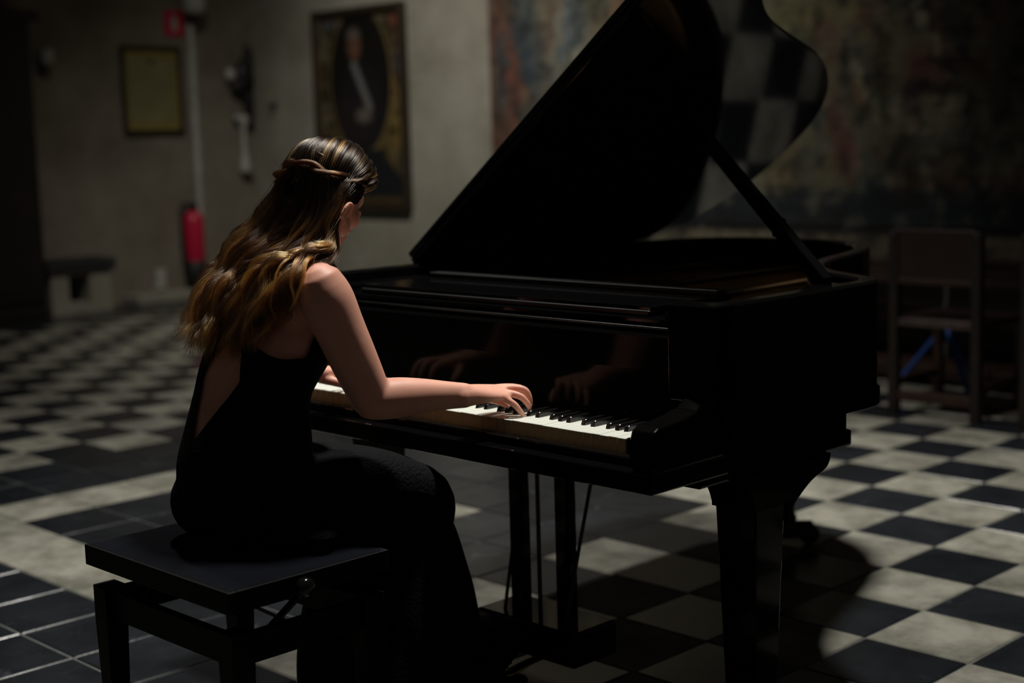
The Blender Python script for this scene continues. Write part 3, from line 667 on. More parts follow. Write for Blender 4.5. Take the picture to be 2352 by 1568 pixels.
# the lid, hinged along the bass side
LA = math.radians(37.5); HZ = .9955
lid_out = [(0.0, -1.445), (1.425, -1.445), (1.43, -1.31), (1.39, -1.215), (1.29, -1.15), (1.19, -1.08), (1.10, -.975), (1.035, -.855), (.99, -.73), (.95, -.60), (.905, -.47), (.835, -.345), (.745, -.24), (.63, -.165), (.50, -.138), (.36, -.142), (.24, -.175), (.13, -.245), (.04, -.335), (0.0, -.42)]
lid_out = [(s_*1.018, y_) for s_, y_ in lid_out]
lid_s = [lid_out[0], lid_out[1]]+cr(lid_out[2:], 4)
ML = Matrix.Translation((XB, 0, HZ)) @ Matrix.Rotation(-LA, 4, 'Y')
bm = bmesh.new(); vs = prism(bm, lid_s, 0.0, .020)
for v in vs: v.co = ML @ v.co
lid = obj('lid', bm, LACQ, pn, bevel=.002)
bm = bmesh.new(); vs = box(bm, .003, 1.42, -1.448, -1.04, .021, .039)
for v in vs: v.co = ML @ v.co
obj('front_flap', bm, LACQ, lid, bevel=.004)
for y in (-1.36, -.95, -.52):
    bm = bmesh.new(); rod(bm, [(XB-.002, y-.05, HZ+.002), (XB-.002, y+.05, HZ+.002)], .006, 8, cap=True); obj('hinge', bm, BRASS, lid)
pb, pt_ = Vector((.79, -1.375, .995)), ML @ Vector((.64, -.80, .0))
dv = (pt_-pb); dn = dv.normalized(); jn = pb+dv*.30
bm = bmesh.new(); Q = dn.to_track_quat('Z', 'Y').to_matrix().to_4x4()
box(bm, -.012, .012, -.021, .021, 0, dv.length-.012, Matrix.Translation(pb) @ Q)
prop = obj('lid_prop', bm, LACQ, pn, bevel=.004)
bm = bmesh.new(); box(bm, -.014, .014, -.023, .023, -.008, .008, Matrix.Translation(jn) @ Q); obj('prop_collar', bm, LACQ, prop, bevel=.003)
bm = bmesh.new(); ellipsoid(bm, tuple(jn+Vector((.02, -.022, 0))), (.005, .005, .005), seg=8); obj('prop_pin', bm, CHROME, prop)
obj('prop_block', boxm(.765, .82, -1.42, -1.33, .968, .998), LACQ, pn, bevel=.004)
# legs
def leg(x, y, front=True, co=(0, -.014), cw=.027):
    bm = bmesh.new(); rings = []
    for h, z in [(.043, .075), (.046, .09), (.040, .11), (.052, .50), (.054, .555), (.054, .62)]:
        rings.append([bm.verts.new((x+sx*h, y+sy*h, z)) for sx, sy in ((-1, -1), (1, -1), (1, 1), (-1, 1))])
    for a, b in zip(rings[:-1], rings[1:]):
        for k in range(4): bm.faces.new((a[k], a[(k+1) % 4], b[(k+1) % 4], b[k]))
    bm.faces.new(rings[0][::-1]); bm.faces.new(rings[-1])
    L = obj('leg', bm, LACQ_OLD, pn, bevel=.004)
    if front:
        # curved console knee in front of and behind the leg
        h, zt = .060, .628
        lf = [(1, 0), (.67, .05), (.33, .35), (.12, .68), (0, 1)]; rt = [(1, 0), (.985, .10), (.95, .18), (.87, .26), (.54, .40), (.27, .60), (.11, .76), (0, 1)]
        lf = cr(lf, 4); rt = cr(rt, 4)
        prof = [(y-h-.075*u, zt-.075*d) for u, d in lf]+[(y-h, .545), (y+h, .545)]+[(y+h+.165*u, zt-.125*d) for u, d in rt[::-1]]
        bm = bmesh.new(); prism(bm, prof, x-.058, x+.058, 'x'); obj('bracket', bm, LACQ_OLD, L, bevel=.002)
    cd = Vector((co[0], co[1], 0)); ca = math.atan2(co[1], co[0])
    MC = Matrix.Translation((x, y, 0)) @ Matrix.Rotation(ca, 4, 'Z')
    bm = bmesh.new(); lathe(bm, [(.018, cw*2), (.018, .08)], (x, y, 0), 14)
    for t in (-.018, .014): box(bm, -.012, cd.length+.012, t, t+.004, cw*.7, cw*2+.008, MC)
    box(bm, -.014, cd.length*.6, -.016, .016, cw*2+.001, cw*2+.012, MC); obj('caster_fork', bm, IRON if not front else BRASS, L)
    bm = bmesh.new(); lathe(bm, [(cw-.003, -.012), (cw, -.009), (cw, .009), (cw-.003, .012)], (x+cd.x, y+cd.y, cw+.001), 20, Matrix.Rotation(ca, 4, 'Z') @ Matrix.Rotation(PI/2, 4, 'X')); obj('caster_wheel', bm, IRON if not front else BRASS, L)
    return L
leg(.785, -1.665); leg(-.475, -1.665); 
lt = leg(-.10, -.30, False, (.075, .07), .034)
bm = bmesh.new(); box(bm, -.20, 0, -.40, -.20, .61, .695); obj('tail_leg_block', bm, LACQ, pn, bevel=.006)
# pedal lyre
ly = obj('lyre_top', boxm(-.02, .30, -1.72, -1.58, .585, .62), LACQ, pn, bevel=.005)
for x in (.057, .217):
    obj('lyre_post', boxm(x-.0225, x+.0225, -1.666, -1.634, .155, .588), LACQ_OLD, pn, bevel=.004)
obj('pedal_box', boxm(-.03, .31, -1.73, -1.57, .07, .158), LACQ, pn, bevel=.008)
bm = bmesh.new(); rod(bm, [(.128, -1.655, .155), (.128, -1.655, .59)], .006, 8); obj('pedal_rod', bm, IRON, pn)
for s in (-1, 1):
    bm = bmesh.new(); rod(bm, [(.14+s*.105, -1.69, .155), (.14+s*.125, -1.565, .64)], .005, 8); obj('lyre_brace', bm, IRON, pn)
for x in (.07, .21):
    bm = bmesh.new(); tube(bm, cr([(x, -1.70, .085, .014, .006), (x, -1.78, .083, .014, .006), (x, -1.84, .076, .019, .007), (x, -1.865, .073, .012, .005)], 4), n=12); obj('pedal', bm, BRASS, pn, smooth=True)

# ------------------------------------------------------------ piano stool
be = empty('piano_bench', (.045, -2.53, 0), 'black piano bench with a navy velvet pad under the pianist', 'bench')
BX0, BX1, BY0, BY1 = -.23, .32, -2.70, -2.30
bm = bmesh.new()
for a in ((BX0, BX1, BY0, BY0+.022), (BX0, BX1, BY1-.022, BY1), (BX0, BX0+.022, BY0+.022, BY1-.022), (BX1-.022, BX1, BY0+.022, BY1-.022)): box(bm, a[0], a[1], a[2], a[3], .453, .498)
obj('seat_frame', bm, STOOLBLACK, be, bevel=.002)
obj('seat_board', boxm(BX0+.022, BX1-.022, BY0+.022, BY1-.022, .468, .488), STOOLBLACK, be)
bm = bmesh.new(); nx, ny = 22, 14; g = {}
for i in range(nx+1):
    for j in range(ny+1):
        u, v = i/nx, j/ny; h = (1-abs(2*u-1)**5)*(1-abs(2*v-1)**5)
        g[i, j] = bm.verts.new((BX0+.007+(BX1-BX0-.014)*u, BY0+.007+(BY1-BY0-.014)*v, .4985+.016*h))
for i in range(nx):
    for j in range(ny): bm.faces.new((g[i, j], g[i+1, j], g[i+1, j+1], g[i, j+1]))
obj('cushion', bm, VELVET, be, smooth=True)
for x, y in ((BX0+.035, BY0+.035), (BX1-.035, BY0+.035), (BX0+.035, BY1-.035), (BX1-.035, BY1-.035)):
    bm = bmesh.new(); rings = []
    for h, z in ((.018, 0), (.026, .33), (.026, .408)):
        rings.append([bm.verts.new((x+sx*h, y+sy*h, z)) for sx, sy in ((-1, -1), (1, -1), (1, 1), (-1, 1))])
    for a, b in zip(rings[:-1], rings[1:]):
        for k in range(4): bm.faces.new((a[k], a[(k+1) % 4], b[(k+1) % 4], b[k]))
    bm.faces.new(rings[0][::-1]); bm.faces.new(rings[-1]); obj('leg', bm, STOOLBLACK, be, bevel=.002)
for y in (BY0+.025, BY1-.045): obj('rail', boxm(BX0+.055, BX1-.055, y, y+.02, .335, .398), STOOLBLACK, be, bevel=.002)
for x in (BX0+.025, BX1-.045): obj('rail', boxm(x, x+.02, BY0+.055, BY1-.055, .335, .398), STOOLBLACK, be, bevel=.002)
for x in (BX0+.05, BX1-.052):
    for s in (1, -1):
        a, b = Vector((x+.004*s, -2.552-s*.080, .352)), Vector((x+.004*s, -2.552+s*.080, .456)); d = b-a
        box_m = Matrix.Translation(a) @ d.to_track_quat('Z', 'X').to_matrix().to_4x4()
        bm = bmesh.new(); box(bm, -.003, .003, -.009, .009, 0, d.length, box_m); obj('scissor_bar', bm, IRON, be)
bm = bmesh.new(); rod(bm, [(BX0+.01, -2.515, .455), (BX1-.01, -2.515, .455)], .007, 10, cap=True); obj('spindle', bm, IRON, be)
for s, x in ((1, BX1+.010),):
    bm = bmesh.new(); lathe(bm, [(.008, -.02), (.010, -.008), (.017, -.006), (.020, 0), (.020, .012), (.016, .018), (.006, .020)], (x, -2.53, .474), 20, Matrix.Rotation(s*PI/2, 4, 'Y')); obj('knob', bm, EBONY, be, smooth=True)

# ------------------------------------------------------------ the pianist
ps = empty('person', (.04, -2.47, .49), 'woman with long wavy brown hair in a black open-backed dress seated playing the piano', 'person')
HC = Vector((.033, -2.195, 1.243)); PITCH = -36
MH = Matrix.Translation(HC) @ Matrix.Rotation(math.radians(14), 4, 'Z') @ Matrix.Rotation(math.radians(PITCH), 4, 'X')
SH_R, EL_R, WR_R = Vector((.20, -2.352, 1.047)), Vector((.232, -2.255, .800)), Vector((0.312, -2.058, 0.7906))
SH_L, EL_L, WR_L = Vector((-.145, -2.27, 1.035)), Vector((-.27, -2.30, .80)), Vector((-.195, -2.108, .797))
def v5(v, a, b=None): return (v[0], v[1], v[2], a, b if b is not None else a)
def lerp(a, b, t): return Vector(a)*(1-t)+Vector(b)*t
torso = [(.055, -2.455, .605, .13, .105), (.048, -2.462, .65, .155, .125), (.038, -2.445, .725, .142, .118), (.03, -2.425, .80, .130, .106), (.03, -2.405, .86, .130, .104), (.03, -2.352, .94, .142, .106), (.03, -2.315, 1.0, .142, .088), (.03, -2.285, 1.05, .105, .062)]
SIDE = (1, .12, 0)
bm = bmesh.new()
tube(bm, torso, side=SIDE, n=24, sub=4)
tube(bm, [v5(SH_L, .043, .043), v5(lerp(SH_L, (.03, -2.285, 1.06), .5)+Vector((0, 0, .006)), .046, .05), (.03, -2.285, 1.062, .055, .06), v5(lerp(SH_R, (.03, -2.285, 1.06), .5)+Vector((0, 0, .008)), .046, .05), v5(SH_R+Vector((-.006, .004, .004)), .046, .046)], side=(0, 1, 0), n=16, sub=4)
for s in (-1, 1):
    ellipsoid(bm, (.03+s*.062, -2.262+.006*s, .935), (.058, .05, .060))       # bust
    ellipsoid(bm, (.055+s*.075, -2.488, .592), (.088, .10, .085))             # seat
    ellipsoid(bm, (.03+s*.085, -2.372, 1.0), (.055, .045, .075))              # shoulder blades
NB = MH @ Vector((0, -.035, -.07))
tube(bm, [(.03, -2.285, 1.05, .062, .06), (.032, -2.272, 1.10, .05, .05), v5(NB, .049, .053), v5(MH @ Vector((0, -.03, -.02)), .045, .05)], side=SIDE, n=16, sub=4)
# head
def HE(c, r, seg=24): ellipsoid(bm, c, r, MH, seg)
HE((0, -.012, .018), (.072, .090, .082), 32)
HE((0, .030, -.030), (.060, .062, .070)); HE((0, .046, -.078), (.044, .042, .036)); HE((0, .064, -.098), (.022, .022, .018))
for s in (-1, 1): HE((s*.036, .052, -.038), (.026, .030, .026)); HE((s*.048, .018, -.075), (.018, .036, .028))
HE((0, .066, .018), (.046, .026, .032))
tube(bm, [v5(MH @ Vector(p), r) for p, r in (((0, .083, -.002), .008), ((0, .096, -.026), .010), ((0, .103, -.038), .011))], n=10)
HE((0, .088, -.067), (.022, .010, .006)); HE((0, .086, -.078), (.019, .010, .007))
EC = MH.inverted() @ Vector((0.1567, -2.241, 1.202))
for s, C_ in ((1, EC), (-1, Vector((.068, -.012, -.035)))):                    # ears
    e = [(-.003, -.010, -.022), (.001, -.013, -.009), (.004, -.011, .008), (.003, -.002, .017), (.001, .007, .013), (-.002, .008, .002), (-.003, .003, -.016)]
    tube(bm, [v5(MH @ Vector((s*(C_.x+a), C_.y+b, C_.z+c)), .0048) for a, b, c in e+[e[0]]], n=10, sub=4)
    HE((s*(C_.x-.004), C_.y-.001, C_.z), (.005, .011, .020), 12); HE((s*(C_.x-.003), C_.y+.004, C_.z-.026), (.006, .007, .008), 12)
    HE((s*(C_.x-.012), C_.y, C_.z-.004), (.010, .010, .018), 12)
# arms
def arm(S, E, W, r, sh):
    up = [(0, r[0]), (.12, r[1]), (.35, r[2]), (.6, r[3]), (.85, r[4]), (1.0, r[5])]
    d = (E-S).normalized(); bow = sh
    tube(bm, [v5(lerp(S, E, t)+bow*math.sin(t*PI), q*.97, q*1.03) for t, q in up], side=(1, 0, 0), n=36, sub=4)
    fo = [(0, r[5]), (.12, r[6]), (.30, r[7]), (.55, r[8]), (.8, r[9]), (1.0, r[10])]
    tube(bm, [v5(lerp(E, W, t)+Vector((0, 0, .004*math.sin(t*PI))), q, q*(1-.12*t)) for t, q in fo], side=(0, 0, 1) if abs((W-E).normalized().z) < .8 else (1, 0, 0), n=36, sub=4)
arm(SH_R, EL_R, WR_R, (.053, .0565, .053, .0505, .0465, .0425, .0445, .0435, .0375, .031, .0275), Vector((.004, -.004, 0)))
arm(SH_L, EL_L, WR_L, (.048, .050, .047, .045, .042, .039, .042, .042, .036, .029, .0255), Vector((-.004, -.004, 0)))
# hands: palm plus five fingers, each its own bent chain
def hand(W, mcp, chains, thumb, elbow):
    mid_ = sum((Vector(m) for m in mcp), Vector())/4; ax = (mid_-W).normalized()
    side = (Vector(mcp[0])-Vector(mcp[3])).normalized()
    tube(bm, [v5(W-ax*.015, .0275, .0245), v5(W+ax*.008, .0285, .0235), v5(lerp(W, mid_, .45), .035, .019), v5(lerp(W, mid_, .85), .0385, .0125), v5(mid_+ax*.004, .0375, .0095)], side=tuple(side), n=18, sub=4)
    for m, ch, r in zip(mcp, chains, (.0074, .0080, .0083, .0081)):
        p = [lerp(W, m, .45), Vector(m)]+[Vector(c) for c in ch]
        rr = [r*1.0, r*1.16, r*1.08, r*.95, r*.74]
        tube(bm, [v5(a, b) for a, b in zip(p, rr)], side=tuple(side), n=12, sub=4)
    tr = (.013, .0115, .0095, .0072)
    tube(bm, [v5(Vector(a), b) for a, b in zip(thumb, tr)], side=(0, 0, 1), n=12, sub=4)
d0 = 3.245
hand(WR_R,
     [(0.3462, -1.989, 0.7814), (0.3369, -1.973, 0.788), (0.3214, -1.959, 0.7923), (0.3043, -1.95, 0.7924)],
     [[(0.3705, -1.97, 0.7657), (0.3797, -1.961, 0.7507), (0.3845, -1.954, 0.7394)],
      [(0.3654, -1.946, 0.7792), (0.3767, -1.935, 0.7642), (0.3803, -1.929, 0.7508)],
      [(0.3536, -1.925, 0.7908), (0.3637, -1.915, 0.7756), (0.3665, -1.912, 0.7557)],
      [(0.3347, -1.913, 0.7893), (0.3427, -1.901, 0.7734), (0.3457, -1.898, 0.7514)]],
     [(0.2897, -2.011, 0.7777), (0.2867, -1.966, 0.7689), (0.296, -1.937, 0.7578), (0.3045, -1.923, 0.7447)], EL_R)
def LH(x, y, z): return Vector((-.175+x, -2.022+y, .776+z))
hand(WR_L, [LH(-.055, .0, .012), LH(-.035, .012, .02), LH(-.012, .012, .022), LH(.010, .004, .017)],
     [[LH(-.066, .035, .006), LH(-.068, .050, -.014), LH(-.069, .054, -.030)], [LH(-.040, .052, .014), LH(-.041, .069, -.008), LH(-.041, .074, -.028)],
      [LH(-.010, .055, .016), LH(-.009, .073, -.006), LH(-.009, .078, -.027)], [LH(.016, .046, .010), LH(.019, .063, -.010), LH(.020, .068, -.029)]],
     [LH(-.004, -.055, .008), LH(.022, -.03, -.002), LH(.040, -.004, -.014), LH(.048, .014, -.026)], EL_L)
# legs under the skirt
for s, kx, ax, ay in ((1, .185, .17, -1.86), (-1, -.06, .03, -1.95)):
    tube(bm, [(.035+s*.075, -2.45, .59, .07, .066), (lerp((.035+s*.085, 0, 0), (kx, 0, 0), .5).x, -2.26, .585, .058, .056), (kx, -2.095, .545, .046, .044), (kx, -2.085, .50, .044, .044), (lerp((kx, 0, 0), (ax, 0, 0), .35).x, -2.07, .38, .044, .046), (ax, ay-.10, .12, .032, .034), (ax, ay-.09, .06, .032, .036), (ax, ay-.02, .05, .030, .026), (ax, ay+.05, .035, .026, .016)], side=(1, 0, 0), n=16, sub=4)
body_me = remesh(bm, .0032, 10, .5)
body = link_mesh('body', body_me, SKIN, ps, smooth=True)
# eyes: half-closed, looking down at the keys
for s in (-1, 1):
    bm = bmesh.new(); ellipsoid(bm, (s*.030, .0755, -.012), (.0115, .0115, .0115), MH, 16); obj('eye', bm, IVORY, ps, smooth=True)
    bm = bmesh.new(); ellipsoid(bm, (s*.030, .0785, -.009), (.0125, .0105, .0090), MH, 16); obj('eyelid', bm, SKIN, ps, smooth=True)

# dress: bodice following the torso, skirt over the knees to the floor
bm = bmesh.new()
ex = .008
tube(bm, [(x, y, z, a+ex, b+ex) for x, y, z, a, b in torso], side=SIDE, n=32, sub=4)
for s in (-1, 1):
    ellipsoid(bm, (.03+s*.062, -2.262+.006*s, .935), (.058+ex, .05+ex, .060+ex))
    ellipsoid(bm, (.055+s*.075, -2.488, .592), (.088+ex, .10+ex, .085+ex-.002))
    ellipsoid(bm, (.03+s*.085, -2.372, 1.0), (.055+ex, .045+ex, .075+ex))
ellipsoid(bm, (.10, -2.42, .538), (.18, .09, .040))
tube(bm, [(.055, -2.47, .60, .155, .10), (.045, -2.35, .60, .165, .098), (.06, -2.20, .585, .17, .088), (.07, -2.09, .56, .175, .076), (.075, -2.055, .52, .18, .07)], side=(1, 0, 0), n=28, sub=4)
tube(bm, [(.035+.085, -2.45, .595, .088, .088), (.155, -2.26, .605, .082, .082), (.185, -2.095, .56, .066, .066), (.187, -2.068, .51, .062, .062)], side=(1, 0, 0), n=20, sub=4)
n0 = len(bm.verts)
sk = [(.075, -2.13, .545, .165, .11), (.080, -2.10, .44, .172, .145), (.085, -2.105, .33, .18, .20), (.09, -2.11, .20, .195, .225), (.10, -2.10, .10, .215, .235), (.12, -2.05, .02, .25, .27)]
tube(bm, sk, side=(1, 0, 0), n=40, sub=5, cap=False)
bm.verts.ensure_lookup_table()
for v in list(bm.verts)[n0:]:                                                  # hanging folds
    a = math.atan2(v.co.y+2.1, v.co.x-.09); f = sstep(.50, .15, v.co.z)
    k = 1+f*(.045*math.sin(9*a+1.3*math.sin(2*a))+.025*math.sin(17*a+2))
    v.co.x = .09+(v.co.x-.09)*k; v.co.y = -2.1+(v.co.y+2.1)*k
dm = remesh(bm, .0055, 5, .5)
# neckline and open back, as a signed function: negative = cloth
def gdress(p):
    x, y, z = p
    cy = -2.425+(z-.80)*.45 if z < .95 else -2.36+(z-.95)*.75
    back = y < cy
    if back:
        u = x-.03
        top = .905+.35*abs(u-.02)-.10*sstep(.10, .15, u)*0
        g_up = z-(.948-.046*math.exp(-((u-.138)/.055)**2)+.85*max(0, u-.175))
        kz = (z-.860)/.125; wv = .062*max(0, 1-abs(kz))**.7 if abs(kz) < 1 else 0
        g_key = wv-abs(u-.016-.02*kz)-.004
        return max(g_up, g_key)
    return z-.985
bm = bmesh.new(); bm.from_mesh(dm)
gv = {v: gdress(v.co) for v in bm.verts}
bmesh.ops.delete(bm, geom=[f for f in bm.faces if all(gv[v] > 0 for v in f.verts)], context='FACES')
for v in bm.verts:
    if v.is_boundary and v.co.z > .6:
        for _ in range(2):
            h = 1e-3; g = gdress(v.co)
            G = Vector(((gdress(v.co+Vector((h, 0, 0)))-g)/h, (gdress(v.co+Vector((0, h, 0)))-g)/h, (gdress(v.co+Vector((0, 0, h)))-g)/h))
            G -= v.normal*G.dot(v.normal); l = G.length_squared
            if l > 1e-3: v.co -= G*max(-.006, min(.006, g/l*1.0)) if l > .05 else Vector()
bmesh.ops.delete(bm, geom=[v for v in bm.verts if not v.link_faces], context='VERTS')
bmesh.ops.delete(bm, geom=[f for f in bm.faces if f.calc_center_median().z < .012 and f.normal.z < -.5], context='FACES')
dm2 = bpy.data.meshes.new('dress'); bm.to_mesh(dm2); bm.free(); bpy.data.meshes.remove(dm)
dress = link_mesh('dress', dm2, DRESS, ps, smooth=True)
# halter band from the bodice round the nape, under the hair
hb = [(.095, -2.205, .975), (.085, -2.205, 1.03), (.082, -2.235, 1.085), (.075, -2.285, 1.125), (.032, -2.325, 1.135), (-.012, -2.285, 1.125), (-.02, -2.232, 1.085), (-.025, -2.20, 1.03), (-.035, -2.20, .975)]
bm = bmesh.new(); tube(bm, cr([p+(.007, .002) for p in hb], 6), side=(0, .2, 1), n=10); obj('strap', bm, DRESS, dress, smooth=True)
# shoes
for ax, ay in ((.17, -1.86), (.03, -1.95)):
    bm = bmesh.new(); tube(bm, [(ax, ay-.11, .055, .030, .034), (ax, ay-.05, .05, .034, .030), (ax, ay+.03, .036, .036, .022), (ax, ay+.085, .028, .024, .014)], side=(1, 0, 0), n=16, sub=4)
    box(bm, ax-.012, ax+.012, ay-.135, ay-.11, .002, .05); obj('shoe', bm, LACQ_DULL, ps, smooth=True)

# ------------------------------------------------------------ hair
def hair_mat(name, root, tip, rough=.28):
    m = bpy.data.materials.new(name); m.use_nodes = True; nt = m.node_tree
    for n in list(nt.nodes): nt.nodes.remove(n)
    out = N(nt, 'ShaderNodeOutputMaterial'); h = N(nt, 'ShaderNodeBsdfHairPrincipled'); h.parametrization = 'COLOR'
    h.inputs['Roughness'].default_value = rough; h.inputs['Radial Roughness'].default_value = .45
    hi = N(nt, 'ShaderNodeHairInfo'); rp = N(nt, 'ShaderNodeValToRGB'); e = rp.color_ramp.elements
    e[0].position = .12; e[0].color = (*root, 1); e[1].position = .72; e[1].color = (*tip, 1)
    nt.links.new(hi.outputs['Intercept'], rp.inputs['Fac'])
    hs = N(nt, 'ShaderNodeHueSaturation'); mr = N(nt, 'ShaderNodeMapRange'); mr.inputs['To Min'].default_value = .55; mr.inputs['To Max'].default_value = 1.45
    nt.links.new(hi.outputs['Random'], mr.inputs['Value']); nt.links.new(mr.outputs['Result'], hs.inputs['Value']); nt.links.new(rp.outputs['Color'], hs.inputs['Color'])
    nt.links.new(hs.outputs['Color'], h.inputs['Color']); nt.links.new(h.outputs[0], out.inputs['Surface'])
    return m
HAIRCORE = mat('hair_core', (.009, .0055, .0035), rough=.8, spec=.08, bump=.8, bscale=120)
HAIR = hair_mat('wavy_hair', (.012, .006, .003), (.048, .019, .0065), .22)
HAIRLIT = hair_mat('wavy_lit_golden_hair', (.028, .012, .0045), (.37, .145, .030), .24)  # golden lengths, with the wave highlights put into the colour too
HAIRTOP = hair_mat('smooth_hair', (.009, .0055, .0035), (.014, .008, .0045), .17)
HAIRSHINE = hair_mat('highlight_hair', (.15, .070, .020), (.20, .095, .026), .2)  # highlight streaks on the crown, put into the hair colour
guides = [
    [(0.1148, -2.151, 1.265), (0.1366, -2.189, 1.252), (0.1479, -2.216, 1.241), (0.1473, -2.24, 1.233), (0.1444, -2.264, 1.195), (0.1502, -2.275, 1.147), (0.1573, -2.29, 1.108), (0.1712, -2.322, 1.089)],
    [(0.1175, -2.197, 1.276), (0.1428, -2.225, 1.257), (0.1452, -2.245, 1.241), (0.1416, -2.262, 1.214), (0.1481, -2.277, 1.161), (0.1541, -2.292, 1.116), (0.1693, -2.323, 1.096), (0.1777, -2.359, 1.087)],
    [(0.122, -2.244, 1.27), (0.1403, -2.259, 1.206), (0.1512, -2.28, 1.152), (0.165, -2.323, 1.12), (0.1737, -2.373, 1.111), (0.1805, -2.403, 1.071), (0.183, -2.425, 1.014)],
    [(0.1138, -2.258, 1.276), (0.1285, -2.278, 1.207), (0.1281, -2.311, 1.149), (0.132, -2.364, 1.115), (0.1253, -2.411, 1.096), (0.1226, -2.443, 1.053), (0.1233, -2.47, 0.9877), (0.1205, -2.491, 0.9308)],
    [(0.0961, -2.268, 1.283), (0.1067, -2.291, 1.217), (0.1028, -2.329, 1.154), (0.0942, -2.382, 1.111), (0.0739, -2.43, 1.077), (0.0658, -2.465, 1.016), (0.0652, -2.485, 0.9533), (0.067, -2.498, 0.9109)],
    [(0.0743, -2.274, 1.288), (0.0754, -2.3, 1.226), (0.0568, -2.338, 1.163), (0.0334, -2.385, 1.114), (0.0096, -2.433, 1.065), (0.0073, -2.47, 0.9987), (0.0109, -2.493, 0.9362), (0.0121, -2.506, 0.9007)],
    [(0.0458, -2.274, 1.292), (0.0289, -2.295, 1.235), (-0.0051, -2.327, 1.17), (-0.0382, -2.372, 1.115), (-0.0671, -2.418, 1.06), (-0.0716, -2.458, 0.9925), (-0.0622, -2.487, 0.9394), (-0.059, -2.498, 0.9031)],
    [(0.0103, -2.266, 1.296), (-0.0219, -2.281, 1.239), (-0.0708, -2.305, 1.182), (-0.1123, -2.344, 1.125), (-0.1395, -2.39, 1.065), (-0.1481, -2.433, 0.9999), (-0.1492, -2.465, 0.9546), (-0.1483, -2.484, 0.9258)],
    [(-0.0332, -2.246, 1.294), (-0.0768, -2.258, 1.237), (-0.1399, -2.275, 1.184), (-0.1941, -2.298, 1.124), (-0.2183, -2.341, 1.067), (-0.2268, -2.384, 1), (-0.2222, -2.418, 0.9494)],
    [(-0.0792, -2.207, 1.287), (-0.1258, -2.21, 1.22), (-0.1804, -2.22, 1.16), (-0.2272, -2.238, 1.089), (-0.2441, -2.266, 1.029), (-0.2489, -2.297, 0.9704)]]
NP = 26
def resample(path, n):
    path = [Vector(p) for p in path]; d = [0]
    for a, b in zip(path[:-1], path[1:]): d.append(d[-1]+(b-a).length)
    out = []; k = 0
    for i in range(n):
        s = d[-1]*i/(n-1)
        while k < len(d)-2 and d[k+1] < s: k += 1
        t = (s-d[k])/max(d[k+1]-d[k], 1e-9); out.append(path[k].lerp(path[k+1], t))
    return out
GP = [resample(cr(g+[tuple(Vector(g[-1])+(Vector(g[-1])-Vector(g[-2]))*.55)], 6), NP) for g in guides]
def guide_at(u):
    i = min(int(u), len(GP)-2); t = u-i
    return [a.lerp(b, t) for a, b in zip(GP[i], GP[i+1])]
AXIS = lambda z: Vector((.03, -2.26, z)) if z > 1.1 else Vector((.03, -2.26-(1.1-z)*.75, z))
# solid core of hair on the skull and down the back
bm = bmesh.new()
ellipsoid(bm, (0, -.014, .020), (.0775, .095, .084), MH, 32)
ellipsoid(bm, (0, -.045, -.035), (.066, .058, .060), MH, 24)
for k in range(0, 33):
    u = 1.3+k*.23
    if u > 8.9: break
    g = guide_at(u); P = []
    for i in range(0, NP, 3):
        p = g[i]; inw = (AXIS(p.z)-p); inw.z *= .2; inw.normalize(); t = i/(NP-1)
        q = p+inw*(.020+.004*math.sin(k*2.1+i)); r = .017*(1-.6*t**2)
        P.append(v5(q, r*1.1, r*.8))
        if t > .80: break
    tube(bm, P, side=(1, 0, 0), n=10)
core_me = remesh(bm, .006, 4, .5)
# keep the core off the face
bm = bmesh.new(); bm.from_mesh(core_me); MI = MH.inverted()
def hairline(p):
    q = MI @ p
    return (q.y > .045+.05*sstep(.0, .07, q.z) and q.z < .095) or (q.z < -.022 and q.y > -.028)
bmesh.ops.delete(bm, geom=[f for f in bm.faces if hairline(f.calc_center_median())], context='FACES')
bm.to_mesh(core_me); bm.free()
hair = link_mesh('hair', core_me, HAIRCORE, ps, smooth=True)
hair['label'] = 'long wavy brown hair with golden lengths, the top tied half up'

def rcore(d):
    """distance from the head's centre to the skin of the hair core in direction d"""
    R_ = (.0775, .095, .084); c = (0, -.014, .020)
    a = sum((d[k]/R_[k])**2 for k in range(3)); b = sum(-2*d[k]*c[k]/R_[k]**2 for k in range(3)); e = sum((c[k]/R_[k])**2 for k in range(3))-1
    return (-b+math.sqrt(b*b-4*a*e))/(2*a)
def strands(name, paths, radius, m, parent):
    cu = bpy.data.hair_curves.new(name); cu.add_curves([len(p) for p in paths])
    off_ = wloc(parent); flat, rad = [], []
    for p in paths:
        n = len(p)
        for i, v in enumerate(p):
            flat += [v[0]-off_.x, v[1]-off_.y, v[2]-off_.z]; rad.append(radius*(1-.65*(i/(n-1))**2))
    cu.attributes['position'].data.foreach_set('vector', flat)
    a = cu.attributes.get('radius') or cu.attributes.new('radius', 'FLOAT', 'POINT')
    a.data.foreach_set('value', rad)
    cu.materials.append(m)
    o = bpy.data.objects.new(name, cu); COL.objects.link(o); o.parent = parent
    return o
rh = random.Random(3); lower = []; golden = []
NC = 230
